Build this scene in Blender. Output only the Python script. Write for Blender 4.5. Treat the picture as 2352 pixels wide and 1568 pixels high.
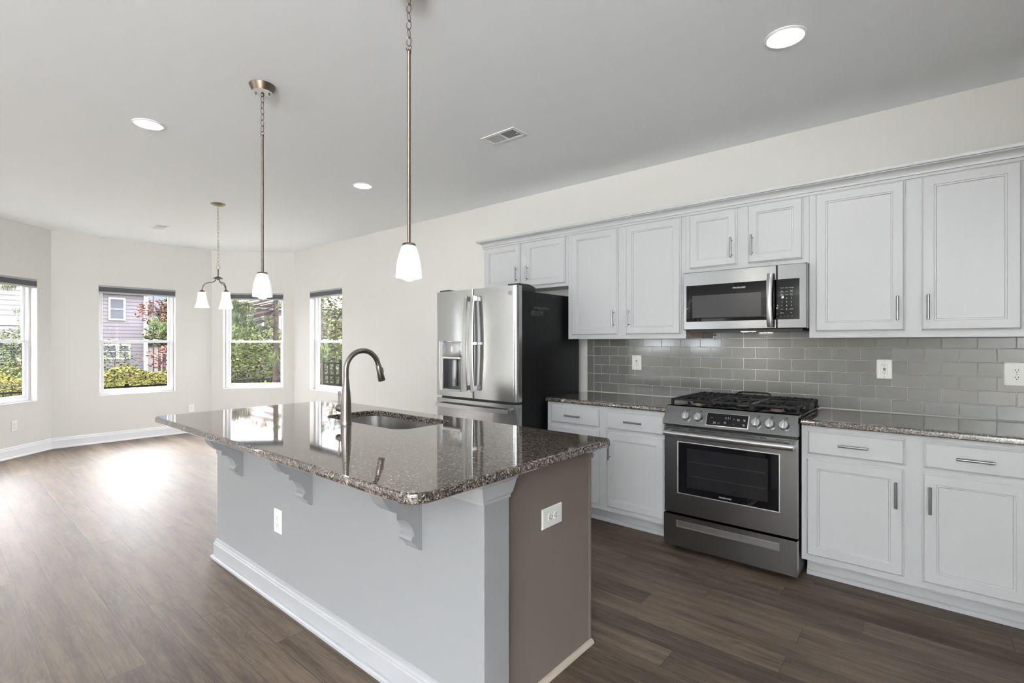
import bpy, bmesh, math, random
from math import sin, cos, pi, radians
from mathutils import Vector, Matrix, Euler
for _o in list(bpy.data.objects): bpy.data.objects.remove(_o, do_unlink=True)
SC = bpy.context.scene
COL = SC.collection
RND = random.Random(7)

# ------------------------------------------------------------------ camera
FPX, YAW, CAMH, HORIZ = 1156.16, radians(49.744), 1.3387, 787.25
cd = bpy.data.cameras.new('camera'); cam = bpy.data.objects.new('camera', cd); COL.objects.link(cam)
cd.sensor_width = 36.0; cd.sensor_fit = 'HORIZONTAL'
cd.lens = FPX / 2352 * 36.0
cd.shift_y = (HORIZ - 784.0) / 2352
cd.clip_start = 0.02; cd.clip_end = 400
_f = Vector((-cos(YAW), sin(YAW), 0)); _r = Vector((sin(YAW), cos(YAW), 0)); _u = Vector((0, 0, 1))
_m = Matrix((_r, _u, -_f)).transposed().to_4x4(); _m.translation = Vector((0, 0, CAMH))
cam.matrix_world = _m
SC.camera = cam

# ------------------------------------------------------------------ view + world
SC.view_settings.view_transform = 'Standard'; SC.view_settings.look = 'None'
SC.view_settings.gamma = 1.0; SC.view_settings.use_curve_mapping = False
SC.view_settings.exposure = 0.95
W = bpy.data.worlds.new('sky'); SC.world = W; W.use_nodes = True
nt = W.node_tree; nt.nodes.clear()
def N(t, ty, **kw):
    n = t.nodes.new(ty)
    for k, v in kw.items(): setattr(n, k, v)
    return n
SKY_LOW, SKY_HIGH = .55, 34.0
tc = N(nt, 'ShaderNodeTexCoord'); sep = N(nt, 'ShaderNodeSeparateXYZ'); nt.links.new(tc.outputs['Generated'], sep.inputs[0])
mr = N(nt, 'ShaderNodeMapRange'); mr.interpolation_type = 'SMOOTHSTEP'
mr.inputs['From Min'].default_value = 0.13; mr.inputs['From Max'].default_value = 0.34
mr.inputs['To Min'].default_value = SKY_LOW; mr.inputs['To Max'].default_value = SKY_HIGH
nt.links.new(sep.outputs['Z'], mr.inputs['Value'])
no = N(nt, 'ShaderNodeTexNoise'); no.inputs['Scale'].default_value = 3.0; no.inputs['Detail'].default_value = 4
mp = N(nt, 'ShaderNodeMapping'); mp.inputs['Scale'].default_value = (1, 1, 3)
nt.links.new(tc.outputs['Generated'], mp.inputs[0]); nt.links.new(mp.outputs[0], no.inputs['Vector'])
cr = N(nt, 'ShaderNodeValToRGB'); cr.color_ramp.elements[0].position = .42; cr.color_ramp.elements[0].color = (.50, .64, .90, 1)
cr.color_ramp.elements[1].position = .62; cr.color_ramp.elements[1].color = (1.0, .985, .96, 1)
nt.links.new(no.outputs['Fac'], cr.inputs[0])
m2 = N(nt, 'ShaderNodeMapRange'); m2.inputs['From Min'].default_value = 0.10; m2.inputs['From Max'].default_value = 0.22; nt.links.new(sep.outputs['Z'], m2.inputs['Value'])
mc = N(nt, 'ShaderNodeMix', data_type='RGBA'); nt.links.new(m2.outputs[0], mc.inputs['Factor']); nt.links.new(cr.outputs[0], mc.inputs[6]); mc.inputs[7].default_value = (.985, .985, 1.0, 1)
bg = N(nt, 'ShaderNodeBackground'); nt.links.new(mc.outputs[2], bg.inputs['Color']); nt.links.new(mr.outputs[0], bg.inputs['Strength'])
wo = N(nt, 'ShaderNodeOutputWorld'); nt.links.new(bg.outputs[0], wo.inputs[0])

CAN_E, SHADE_E, BULB_E, FAN_E = 85.0, .24, 22.0, 50.0
DAY_S, FILL_E = 52.0, 390.0
H = 2.763          # ceiling height
D = 3.83           # kitchen wall plane

# ------------------------------------------------------------------ materials
def mat(name, col=(.8, .8, .8), rough=.5, metal=0, spec=.5, **kw):
    m = bpy.data.materials.new(name); m.use_nodes = True
    b = m.node_tree.nodes['Principled BSDF']
    b.inputs['Base Color'].default_value = (*col, 1); b.inputs['Roughness'].default_value = rough
    b.inputs['Metallic'].default_value = metal; b.inputs['Specular IOR Level'].default_value = spec
    for k, v in kw.items(): b.inputs[k.replace('_', ' ')].default_value = v
    return m
def bump(m, scale=200, strength=.05, detail=2, dist=.002, stretch=None):
    t = m.node_tree; b = t.nodes['Principled BSDF']
    c = N(t, 'ShaderNodeTexCoord'); n = N(t, 'ShaderNodeTexNoise'); n.inputs['Scale'].default_value = scale; n.inputs['Detail'].default_value = detail
    if stretch:
        mm = N(t, 'ShaderNodeMapping'); mm.inputs['Scale'].default_value = stretch
        t.links.new(c.outputs['Object'], mm.inputs[0]); t.links.new(mm.outputs[0], n.inputs['Vector'])
    else: t.links.new(c.outputs['Object'], n.inputs['Vector'])
    bp = N(t, 'ShaderNodeBump'); bp.inputs['Strength'].default_value = strength; bp.inputs['Distance'].default_value = dist
    t.links.new(n.outputs['Fac'], bp.inputs['Height']); t.links.new(bp.outputs[0], b.inputs['Normal'])
    return n
def tint(m, ca, cb, scale=3, detail=2, lo=.35, hi=.65):
    t = m.node_tree; b = t.nodes['Principled BSDF']
    c = N(t, 'ShaderNodeTexCoord'); n = N(t, 'ShaderNodeTexNoise'); n.inputs['Scale'].default_value = scale; n.inputs['Detail'].default_value = detail
    t.links.new(c.outputs['Object'], n.inputs['Vector'])
    r = N(t, 'ShaderNodeValToRGB'); r.color_ramp.elements[0].position = lo; r.color_ramp.elements[1].position = hi
    r.color_ramp.elements[0].color = (*ca, 1); r.color_ramp.elements[1].color = (*cb, 1)
    t.links.new(n.outputs['Fac'], r.inputs[0]); t.links.new(r.outputs[0], b.inputs['Base Color'])
def emis(name, col, s, base=(.9, .9, .9)):
    return mat(name, base, .4, Emission_Color=(*col, 1), Emission_Strength=s)

M_WALL = mat('wall_paint', (.68, .666, .634), .65, spec=.3); bump(M_WALL, 350, .08, 3, .001)
M_CEIL = mat('ceiling_paint', (.925, .95, .98), .8, spec=.2); bump(M_CEIL, 90, .12, 4, .002)
M_TRIM = mat('white_trim', (.80, .81, .83), .35)
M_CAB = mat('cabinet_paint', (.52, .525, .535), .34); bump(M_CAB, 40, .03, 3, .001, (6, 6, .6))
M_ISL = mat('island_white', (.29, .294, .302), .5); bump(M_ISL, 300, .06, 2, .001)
M_ISLT = mat('island_trim', (.385, .39, .405), .38)
M_SHOE = mat('island_shoe', (.42, .36, .30), .4)
M_BEIGE = mat('island_beige', (.175, .146, .125), .55); bump(M_BEIGE, 300, .06, 2, .001)
M_RAW = mat('raw_wood', (.42, .33, .26), .6); tint(M_RAW, (.36, .28, .22), (.50, .40, .31), 14, 3)
M_VINYL = mat('window_vinyl', (.86, .87, .89), .3)
M_PLATE = mat('outlet_plate', (.84, .83, .80), .3)
M_SLOT = mat('slot_dark', (.02, .02, .02), .6)
M_BLINDF = mat('blind_fabric', (.10, .105, .11), .8); bump(M_BLINDF, 60, .5, 1, .004, (.1, .1, 12))
M_BLINDR = mat('blind_rail', (.36, .36, .38), .4)
def steel(name, col=(.29, .295, .305), rough=.24, aniso=.7, tan=(0, 0, 1)):
    m = mat(name, col, rough, 1.0, Anisotropic=aniso)
    t = m.node_tree; b = t.nodes['Principled BSDF']
    cx = N(t, 'ShaderNodeCombineXYZ')
    for i in range(3): cx.inputs[i].default_value = tan[i]
    t.links.new(cx.outputs[0], b.inputs['Tangent'])
    return m
M_STEEL = steel('brushed_steel')
M_FRSTEEL = steel('fridge_steel', (.47, .475, .48), .17, .5)
M_SINK = mat('sink_steel', (.55, .54, .53), .27, 1.0)
M_CHROME = mat('satin_nickel', (.52, .52, .53), .28, 1.0)
M_PULL = mat('pull_nickel', (.30, .30, .31), .30, 1.0)
M_DKSTEEL = mat('dark_steel', (.16, .16, .165), .35, 1.0)
M_FAUCET = mat('faucet_bronze_nickel', (.25, .228, .208), .30, 1.0)
M_NICKEL = mat('brushed_brass_nickel', (.17, .135, .105), .38, 1.0)
M_NICKELL = mat('pale_brass', (.42, .39, .30), .32, 1.0)
M_BLKCASE = mat('fridge_case_black', (.006, .006, .007), .45, spec=.3); bump(M_BLKCASE, 500, .15, 2, .0006)
M_BLACK = mat('black_plastic', (.015, .015, .016), .35)
M_GLASSBLK = mat('black_glass', (.004, .004, .005), .04, spec=.38)
M_WINBLK = mat('oven_window', (.016, .016, .017), .10, spec=.3)
M_WINMW = mat('microwave_window', (.038, .038, .040), .2, spec=.3)
M_IRON = mat('cast_iron', (.007, .007, .008), .5, spec=.3); bump(M_IRON, 400, .3, 2, .0008)
M_ENAMEL = mat('cooktop_enamel', (.012, .012, .015), .12)
M_BURN = mat('burner_brass', (.26, .21, .18), .5, .8)
M_TXT = mat('print_white', (.75, .75, .75), .5)
M_TXTG = mat('print_grey', (.35, .35, .36), .5)
M_CLEAR = mat('clear_plastic', (.9, .9, .9), .05, Transmission_Weight=.9)
M_GROUT = mat('grout', (.56, .55, .51), .8)
M_FIX = mat('fixture_white', (.85, .85, .85), .5)
M_CAN = emis('can_glow', (1, .99, .97), CAN_E)
M_CANIN = mat('can_baffle', (.9, .9, .9), .6)
M_SHADE = emis('frosted_shade', (1, .985, .97), SHADE_E)
M_BULB = emis('bulb', (1, .96, .9), BULB_E)
M_FANB = emis('fan_bowl', (1, .95, .88), FAN_E)
M_TASK = emis('task_lamp', (1, .98, .96), 60)
M_GLASS = mat('window_glass', (1, 1, 1), 0, Transmission_Weight=1.0, IOR=1.45)

def granite():
    m = mat('granite', rough=.045, spec=.5, IOR=1.6, Coat_Weight=.5, Coat_IOR=1.5, Coat_Roughness=.03); t = m.node_tree; b = t.nodes['Principled BSDF']
    c = N(t, 'ShaderNodeTexCoord')
    n1 = N(t, 'ShaderNodeTexNoise'); n1.inputs['Scale'].default_value = 260; n1.inputs['Detail'].default_value = 1
    t.links.new(c.outputs['Object'], n1.inputs['Vector'])
    mx = N(t, 'ShaderNodeMix', data_type='VECTOR'); mx.inputs['Factor'].default_value = .004
    t.links.new(c.outputs['Object'], mx.inputs[4]); t.links.new(n1.outputs['Color'], mx.inputs[5])
    v = N(t, 'ShaderNodeTexVoronoi'); v.inputs['Scale'].default_value = 215; t.links.new(mx.outputs[1], v.inputs['Vector'])
    s = N(t, 'ShaderNodeSeparateColor'); t.links.new(v.outputs['Color'], s.inputs[0])
    n2 = N(t, 'ShaderNodeTexNoise'); n2.inputs['Scale'].default_value = 60; n2.inputs['Detail'].default_value = 3; t.links.new(c.outputs['Object'], n2.inputs['Vector'])
    a = N(t, 'ShaderNodeMath', operation='MULTIPLY_ADD'); a.inputs[1].default_value = .55; t.links.new(s.outputs[0], a.inputs[0])
    a2 = N(t, 'ShaderNodeMath', operation='MULTIPLY'); a2.inputs[1].default_value = .45; t.links.new(n2.outputs['Fac'], a2.inputs[0]); t.links.new(a2.outputs[0], a.inputs[2])
    r = N(t, 'ShaderNodeValToRGB'); e = r.color_ramp.elements; r.color_ramp.interpolation = 'CONSTANT'
    e[0].position = 0; e[0].color = (.014, .013, .014, 1); e[1].position = .37; e[1].color = (.050, .041, .037, 1)
    for p, cc in ((.46, (.10, .080, .068)), (.56, (.155, .125, .100)), (.64, (.075, .062, .057)), (.69, (.24, .195, .155)), (.76, (.34, .29, .24))):
        q = e.new(p); q.color = (*cc, 1)
    t.links.new(a.outputs[0], r.inputs[0]); t.links.new(r.outputs[0], b.inputs['Base Color'])
    return m
M_GRAN = granite()

def tilemat():
    m = mat('glass_tile', (.28, .275, .26), .10, spec=.6); t = m.node_tree; b = t.nodes['Principled BSDF']
    g = N(t, 'ShaderNodeNewGeometry')
    r = N(t, 'ShaderNodeValToRGB'); r.color_ramp.elements[0].color = (.15, .147, .139, 1); r.color_ramp.elements[1].color = (.182, .179, .168, 1)
    t.links.new(g.outputs['Random Per Island'], r.inputs[0]); t.links.new(r.outputs[0], b.inputs['Base Color'])
    return m
M_TILE = tilemat()

def floormat():
    m = mat('vinyl_plank', rough=.33, spec=.72); t = m.node_tree; b = t.nodes['Principled BSDF']; L = t.links.new
    uv = N(t, 'ShaderNodeUVMap'); uv.uv_map = 'plank'
    sp = N(t, 'ShaderNodeSeparateXYZ'); L(uv.outputs[0], sp.inputs[0])
    def mth(op, a, bb=None, c=None):
        n = N(t, 'ShaderNodeMath', operation=op)
        for i, x in enumerate((a, bb, c)):
            if x is None: continue
            if isinstance(x, (int, float)): n.inputs[i].default_value = x
            else: L(x, n.inputs[i])
        return n.outputs[0]
    fu, fv = mth('FRACT', sp.outputs[0]), mth('FRACT', sp.outputs[1])
    iu, iv = mth('FLOOR', sp.outputs[0]), mth('FLOOR', sp.outputs[1])
    cb = N(t, 'ShaderNodeCombineXYZ'); L(iu, cb.inputs[0]); L(iv, cb.inputs[1])
    wn = N(t, 'ShaderNodeTexWhiteNoise'); wn.noise_dimensions = '3D'; L(cb.outputs[0], wn.inputs['Vector'])
    # plank-local coordinates with per-plank offset
    x = mth('MULTIPLY', sp.outputs[0], 1.22); y = mth('MULTIPLY', sp.outputs[1], .1366)
    off = mth('MULTIPLY', wn.outputs['Value'], 37.0)
    xo = mth('ADD', x, off); yo = mth('ADD', y, mth('MULTIPLY', off, .31))
    p1 = N(t, 'ShaderNodeCombineXYZ'); L(mth('MULTIPLY', xo, 1.6), p1.inputs[0]); L(mth('MULTIPLY', yo, 9.0), p1.inputs[1]); L(off, p1.inputs[2])
    n1 = N(t, 'ShaderNodeTexNoise'); n1.inputs['Scale'].default_value = 1.0; n1.inputs['Detail'].default_value = 2; n1.inputs['Distortion'].default_value = .4; L(p1.outputs[0], n1.inputs['Vector'])
    # cathedral rings from iso-lines of the noise
    rings = mth('SINE', mth('MULTIPLY', n1.outputs['Fac'], 95.0))
    ringm = mth('MULTIPLY_ADD', rings, .5, .5)
    p2 = N(t, 'ShaderNodeCombineXYZ'); L(mth('MULTIPLY', xo, 5.0), p2.inputs[0]); L(mth('MULTIPLY', yo, 110.0), p2.inputs[1]); L(off, p2.inputs[2])
    n2 = N(t, 'ShaderNodeTexNoise'); n2.inputs['Scale'].default_value = 1.0; n2.inputs['Detail'].default_value = 4; n2.inputs['Roughness'].default_value = .65; L(p2.outputs[0], n2.inputs['Vector'])
    p3 = N(t, 'ShaderNodeCombineXYZ'); L(mth('MULTIPLY', xo, 2.2), p3.inputs[0]); L(mth('MULTIPLY', yo, 20.0), p3.inputs[1]); L(off, p3.inputs[2])
    n3 = N(t, 'ShaderNodeTexNoise'); n3.inputs['Scale'].default_value = 1.0; n3.inputs['Detail'].default_value = 3; L(p3.outputs[0], n3.inputs['Vector'])
    val = mth('MULTIPLY_ADD', n2.outputs['Fac'], .50, mth('MULTIPLY_ADD', n3.outputs['Fac'], .55, mth('MULTIPLY', ringm, .06)))
    val = mth('ADD', val, mth('MULTIPLY_ADD', wn.outputs['Value'], .18, -.14))
    r = N(t, 'ShaderNodeValToRGB'); e = r.color_ramp.elements
    e[0].position = .34; e[0].color = (.034, .020, .011, 1); e[1].position = .70; e[1].color = (.165, .119, .082, 1)
    q = e.new(.50); q.color = (.092, .063, .041, 1)
    L(val, r.inputs[0])
    # joints
    du = mth('MULTIPLY', mth('MINIMUM', fu, mth('SUBTRACT', 1.0, fu)), 1.22)
    dv = mth('MULTIPLY', mth('MINIMUM', fv, mth('SUBTRACT', 1.0, fv)), .1366)
    d = mth('MINIMUM', du, dv)
    j = N(t, 'ShaderNodeMapRange'); j.inputs['From Min'].default_value = .0005; j.inputs['From Max'].default_value = .0022; L(d, j.inputs['Value'])
    mx = N(t, 'ShaderNodeMix', data_type='RGBA'); L(j.outputs[0], mx.inputs['Factor']); mx.inputs[6].default_value = (.028, .020, .015, 1); L(r.outputs[0], mx.inputs[7])
    L(mx.outputs[2], b.inputs['Base Color'])
    hh = mth('ADD', mth('MULTIPLY', j.outputs[0], 1.0), mth('MULTIPLY_ADD', n2.outputs['Fac'], .35, mth('MULTIPLY', ringm, .12)))
    bp = N(t, 'ShaderNodeBump'); bp.inputs['Strength'].default_value = .3; bp.inputs['Distance'].default_value = .0012; L(hh, bp.inputs['Height']); L(bp.outputs[0], b.inputs['Normal'])
    L(mth('MULTIPLY_ADD', n2.outputs['Fac'], .14, .49), b.inputs['Roughness'])
    return m
M_FLOOR = floormat()

# exterior materials
def siding(name, col):
    m = mat(name, col, .9, spec=.0); t = m.node_tree; b = t.nodes['Principled BSDF']
    c = N(t, 'ShaderNodeTexCoord'); s = N(t, 'ShaderNodeSeparateXYZ'); t.links.new(c.outputs['Object'], s.inputs[0])
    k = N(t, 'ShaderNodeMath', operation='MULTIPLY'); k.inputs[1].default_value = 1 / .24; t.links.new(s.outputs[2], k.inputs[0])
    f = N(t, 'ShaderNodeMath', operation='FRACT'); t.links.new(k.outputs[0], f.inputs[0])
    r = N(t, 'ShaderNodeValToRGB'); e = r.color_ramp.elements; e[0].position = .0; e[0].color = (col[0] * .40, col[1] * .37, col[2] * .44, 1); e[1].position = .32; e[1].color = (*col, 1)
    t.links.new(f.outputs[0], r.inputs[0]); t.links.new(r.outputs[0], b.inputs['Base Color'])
    bp = N(t, 'ShaderNodeBump'); bp.inputs['Strength'].default_value = .5; bp.inputs['Distance'].default_value = .02; t.links.new(f.outputs[0], bp.inputs['Height']); t.links.new(bp.outputs[0], b.inputs['Normal'])
    return m
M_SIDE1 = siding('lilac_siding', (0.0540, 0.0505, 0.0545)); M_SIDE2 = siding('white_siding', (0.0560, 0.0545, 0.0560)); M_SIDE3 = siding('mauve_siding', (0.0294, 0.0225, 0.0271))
M_HTRIM = mat('house_trim', (0.0949, 0.0926, 0.0949), .6)
M_ROOFP = mat('pink_roof', (0.0724, 0.0497, 0.0497), .8); tint(M_ROOFP, (0.0587, 0.0406, 0.0406), (0.0813, 0.0566, 0.0566), 6)
M_PANE = mat('house_pane', (0.0271, 0.0294, 0.0339), .08)
def leafmat(name, a, b_):
    m = mat(name, a, .9, spec=.0); t = m.node_tree; b = t.nodes['Principled BSDF']
    g = N(t, 'ShaderNodeNewGeometry'); r = N(t, 'ShaderNodeValToRGB'); r.color_ramp.elements[0].color = (*a, 1); r.color_ramp.elements[1].color = (*b_, 1)
    t.links.new(g.outputs['Random Per Island'], r.inputs[0]); t.links.new(r.outputs[0], b.inputs['Base Color'])
    return m
M_HEDGE = leafmat('hedge_leaf', (0.0080, 0.0110, 0.0045), (0.0520, 0.0450, 0.0150))
M_OLIVE = leafmat('olive_leaf', (0.0046, 0.0068, 0.0027), (0.0225, 0.0271, 0.0090))
M_GREEN = leafmat('green_leaf', (0.0080, 0.0105, 0.0050), (0.0330, 0.0390, 0.0190))
M_RED = leafmat('red_leaf', (0.0220, 0.0090, 0.0085), (0.0480, 0.0270, 0.0210))
M_PINE = leafmat('pine_needle', (0.0120, 0.0190, 0.0070), (0.0520, 0.0640, 0.0300))
M_BARK = mat('bark', (0.0135, 0.0103, 0.0095), .9, spec=0); bump(M_BARK, 25, .8, 3, .02)
M_FENCE = mat('fence_black', (0.0014, 0.0014, 0.0018), .8, spec=0)
M_GRASS = mat('grass', (0.0112, 0.0135, 0.0046), .9, spec=0); tint(M_GRASS, (0.0068, 0.0103, 0.0027), (0.0317, 0.0294, 0.0112), 1.5, 5)

# ------------------------------------------------------------------ mesh helpers
WM = {}
class MB:
    def __init__(s): s.bm = bmesh.new()
    def box(s, x0, x1, y0, y1, z0, z1, bev=0, seg=2):
        vs = [s.bm.verts.new((x, y, z)) for z in (z0, z1) for y in (y0, y1) for x in (x0, x1)]
        fs = [s.bm.faces.new([vs[i] for i in q]) for q in ((0, 2, 3, 1), (4, 5, 7, 6), (0, 1, 5, 4), (2, 6, 7, 3), (0, 4, 6, 2), (1, 3, 7, 5))]
        if bev:
            es = list({e for f in fs for e in f.edges})
            bmesh.ops.bevel(s.bm, geom=es, offset=bev, segments=seg, profile=.5, affect='EDGES')
        return s
    def loft(s, loops, cap0=True, cap1=True, closed=True):
        rows = [[s.bm.verts.new(p) for p in l] for l in loops]
        n = len(rows[0])
        for a, b in zip(rows, rows[1:]):
            for i in range(n if closed else n - 1):
                j = (i + 1) % n
                s.bm.faces.new((a[i], a[j], b[j], b[i]))
        if cap0: s.bm.faces.new(list(reversed(rows[0])))
        if cap1: s.bm.faces.new(rows[-1])
        return rows
    def prism(s, pts, axis, a, b):
        def P(p, t): return (t, p[0], p[1]) if axis == 'x' else ((p[0], t, p[1]) if axis == 'y' else (p[0], p[1], t))
        s.loft([[P(p, a) for p in pts], [P(p, b) for p in pts]]); return s
    def lathe(s, prof, c=(0, 0, 0), n=32, cap0=True, cap1=True, axis='z'):
        def P(r, z, t):
            if axis == 'z': return (c[0] + r * cos(t), c[1] + r * sin(t), c[2] + z)
            if axis == 'y': return (c[0] + r * cos(t), c[1] + z, c[2] + r * sin(t))
            return (c[0] + z, c[1] + r * cos(t), c[2] + r * sin(t))
        s.loft([[P(r, z, 2 * pi * i / n) for i in range(n)] for r, z in prof], cap0, cap1); return s
    def tube(s, pts, r, n=12, closed=False, caps=True, sx=1.0, up=None):
        pts = [Vector(p) for p in pts]; m = len(pts); loops = []
        ref = Vector(up) if up else None; prev = None
        for i, p in enumerate(pts):
            if closed: t = pts[(i + 1) % m] - pts[i - 1]
            else: t = pts[min(i + 1, m - 1)] - pts[max(i - 1, 0)]
            t.normalize()
            if ref is not None: u = ref - t * ref.dot(t)
            elif prev is None:
                u = Vector((0, 0, 1)) if abs(t.z) < .9 else Vector((1, 0, 0)); u = u - t * u.dot(t)
            else: u = prev - t * prev.dot(t)
            u.normalize(); prev = u; v = t.cross(u)
            rr = r[i] if isinstance(r, (list, tuple)) else r
            loops.append([p + u * (rr * cos(2 * pi * k / n)) * sx + v * (rr * sin(2 * pi * k / n)) for k in range(n)])
        if closed:
            loops.append(loops[0]); 
            rows = [[s.bm.verts.new(q) for q in l] for l in loops[:-1]]
            for a in range(m):
                A, B = rows[a], rows[(a + 1) % m]
                for i in range(n): s.bm.faces.new((A[i], A[(i + 1) % n], B[(i + 1) % n], B[i]))
        else: s.loft(loops, caps, caps)
        return s
    def bar(s, p, q, w, t=None, up=(0, 0, 1)):
        "rectangular bar from p to q"
        t = t or w; p = Vector(p); q = Vector(q); d = (q - p).normalized(); u = Vector(up)
        if abs(d.dot(u)) > .95: u = Vector((1, 0, 0))
        u = (u - d * u.dot(d)).normalized(); v = d.cross(u)
        s.loft([[c + u * (a * t / 2) + v * (b * w / 2) for a, b in ((-1, -1), (-1, 1), (1, 1), (1, -1))] for c in (p, q)]); return s
    def rings(s, x0, x1, z0, z1, y, rg, sgn=-1):
        "raised or sunk panel facing -Y (sgn -1): list of (inset, height)"
        s.loft([[(x0 + i, y + sgn * h, z0 + i), (x1 - i, y + sgn * h, z0 + i), (x1 - i, y + sgn * h, z1 - i), (x0 + i, y + sgn * h, z1 - i)] for i, h in rg]); return s
    def disc(s, c, r, n=24):
        s.bm.faces.new([s.bm.verts.new((c[0] + r * cos(2 * pi * i / n), c[1] + r * sin(2 * pi * i / n), c[2])) for i in range(n)]); return s
    def build(s, name, m, parent=None, smooth=None, world=False, label=None):
        if world and parent is not None: s.bm.transform(WM[parent.name].inverted())
        bmesh.ops.recalc_face_normals(s.bm, faces=s.bm.faces)
        me = bpy.data.meshes.new(name); s.bm.to_mesh(me); s.bm.free()
        mats = m if isinstance(m, (list, tuple)) else [m]
        for q in mats: me.materials.append(q)
        o = bpy.data.objects.new(name, me); COL.objects.link(o)
        if smooth is not None:
            for p in me.polygons: p.use_smooth = True
            try: me.set_sharp_from_angle(angle=radians(smooth))
            except Exception: pass
            if 'countertop' in name:
                for p in me.polygons:
                    if abs(p.normal.z) > .999: p.use_smooth = False
        if parent is not None: o.parent = parent; WM[o.name] = WM[parent.name].copy()
        else: WM[o.name] = Matrix.Identity(4)
        if label: o['label'] = label
        return o
def loose(mb, name, m, parent):
    "build every connected piece of the mesh builder as an object of its own"
    mb.bm.verts.ensure_lookup_table(); seen = set()
    for v0 in list(mb.bm.verts):
        if v0 in seen: continue
        st, isl_ = [v0], []; seen.add(v0)
        while st:
            v = st.pop(); isl_.append(v)
            for e in v.link_edges:
                w = e.other_vert(v)
                if w not in seen: seen.add(w); st.append(w)
        n = MB(); mp_ = {v: n.bm.verts.new(v.co) for v in isl_}
        for f in {f for v in isl_ for f in v.link_faces}: n.bm.faces.new([mp_[v] for v in f.verts])
        n.build(name, m, parent)
    mb.bm.free()
def thing(name, label, cat, loc=(0, 0, 0), rz=0, group=None, kind=None):
    o = bpy.data.objects.new(name, None); COL.objects.link(o); o.empty_display_size = .1
    o.location = loc; o.rotation_euler = (0, 0, rz)
    WM[o.name] = Matrix.Translation(loc) @ Matrix.Rotation(rz, 4, 'Z')
    if label: o['label'] = label
    if cat: o['category'] = cat
    if group: o['group'] = group
    if kind: o['kind'] = kind
    return o
def tag(o, label, cat, group=None, kind=None):
    o['label'] = label; o['category'] = cat
    if group: o['group'] = group
    if kind: o['kind'] = kind
    return o
def struct(o): o['kind'] = 'structure'; return o
def kids(o): return [c for c in COL.objects if c.parent is o]
def copy_tree(o, parent=None):
    c = o.copy(); COL.objects.link(c); c.parent = parent
    WM[c.name] = WM[o.name].copy()
    for k in kids(o): copy_tree(k, c)
    return c
def text(name, s, size, m, parent, loc, rot=(pi / 2, 0, 0), ext=.0004, sx=1.0):
    cu = bpy.data.curves.new(name, 'FONT'); cu.body = s; cu.size = size; cu.extrude = ext; cu.align_x = 'CENTER'; cu.align_y = 'CENTER'; cu.resolution_u = 3
    to = bpy.data.objects.new(name + '_tmp', cu); COL.objects.link(to)
    dg = bpy.context.evaluated_depsgraph_get(); me = bpy.data.meshes.new_from_object(to.evaluated_get(dg))
    bpy.data.objects.remove(to, do_unlink=True); bpy.data.curves.remove(cu)
    me.transform(Matrix.Translation(loc) @ Euler(rot).to_matrix().to_4x4() @ Matrix.Diagonal((sx, 1, 1, 1)))
    if parent is not None and name: me.transform(WM[parent.name].inverted())
    me.materials.clear(); me.materials.append(m)
    o = bpy.data.objects.new(name, me); COL.objects.link(o); o.parent = parent; WM[o.name] = WM[parent.name].copy()
    return o
def rrect(x0, x1, y0, y1, r, z, n=6):
    rs = r if isinstance(r, (list, tuple)) else (r,) * 4   # corners: x0y0, x1y0, x1y1, x0y1
    P = []
    for (cx, cy, a, q) in ((x0, y0, pi, rs[0]), (x1, y0, 1.5 * pi, rs[1]), (x1, y1, 0, rs[2]), (x0, y1, .5 * pi, rs[3])):
        ox = cx + q if cx == x0 else cx - q; oy = cy + q if cy == y0 else cy - q
        for i in range(n + 1):
            t = a + (pi / 2) * i / n; P.append((ox + q * cos(t), oy + q * sin(t), z))
    return P

# ================================================================== SHELL
CX = [(-7.73, .19), (-8.55, 1.09), (-8.55, 2.93), (-7.73, D)]      # bay corners
EX, SY = 2.4, -6.2                                                 # unseen east and south walls
outline = [(EX, SY), (EX, D), (-7.73, D), (-8.55, 2.93), (-8.55, 1.09), (-7.73, .19), (-7.73, SY)]
def wall(name, P, Q, ops=(), th=.15, m=M_WALL, z1=H):
    P = Vector((*P, 0)); Q = Vector((*Q, 0)); u = (Q - P).normalized(); L = (Q - P).length; n = Vector((-u.y, u.x, 0))  # n = outward when walking with room on the right
    ss = sorted({0, L, *[o[0] for o in ops], *[o[1] for o in ops]}); zs = sorted({0, z1, *[o[2] for o in ops], *[o[3] for o in ops]})
    b = MB(); cell = {}
    for i in range(len(ss) - 1):
        for j in range(len(zs) - 1):
            sm, zm = (ss[i] + ss[i + 1]) / 2, (zs[j] + zs[j + 1]) / 2
            cell[i, j] = not any(o[0] < sm < o[1] and o[2] < zm < o[3] for o in ops)
    def pt(s, z, d): return P + u * s + n * d + Vector((0, 0, z))
    def q(*p): b.bm.faces.new([b.bm.verts.new(x) for x in p])
    for (i, j), f in cell.items():
        if not f: continue
        a, c, e, g = ss[i], ss[i + 1], zs[j], zs[j + 1]
        q(pt(a, e, 0), pt(c, e, 0), pt(c, g, 0), pt(a, g, 0)); q(pt(a, e, th), pt(a, g, th), pt(c, g, th), pt(c, e, th))
        for (di, dj, p1, p2) in ((-1, 0, (a, e), (a, g)), (1, 0, (c, e), (c, g)), (0, -1, (a, e), (c, e)), (0, 1, (a, g), (c, g))):
            if not cell.get((i + di, j + dj), False): q(pt(*p1, 0), pt(*p2, 0), pt(*p2, th), pt(*p1, th))
    bmesh.ops.remove_doubles(b.bm, verts=b.bm.verts, dist=1e-5)
    return struct(b.build(name, m))
WZ0, WZ1 = .635, 2.113
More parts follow.
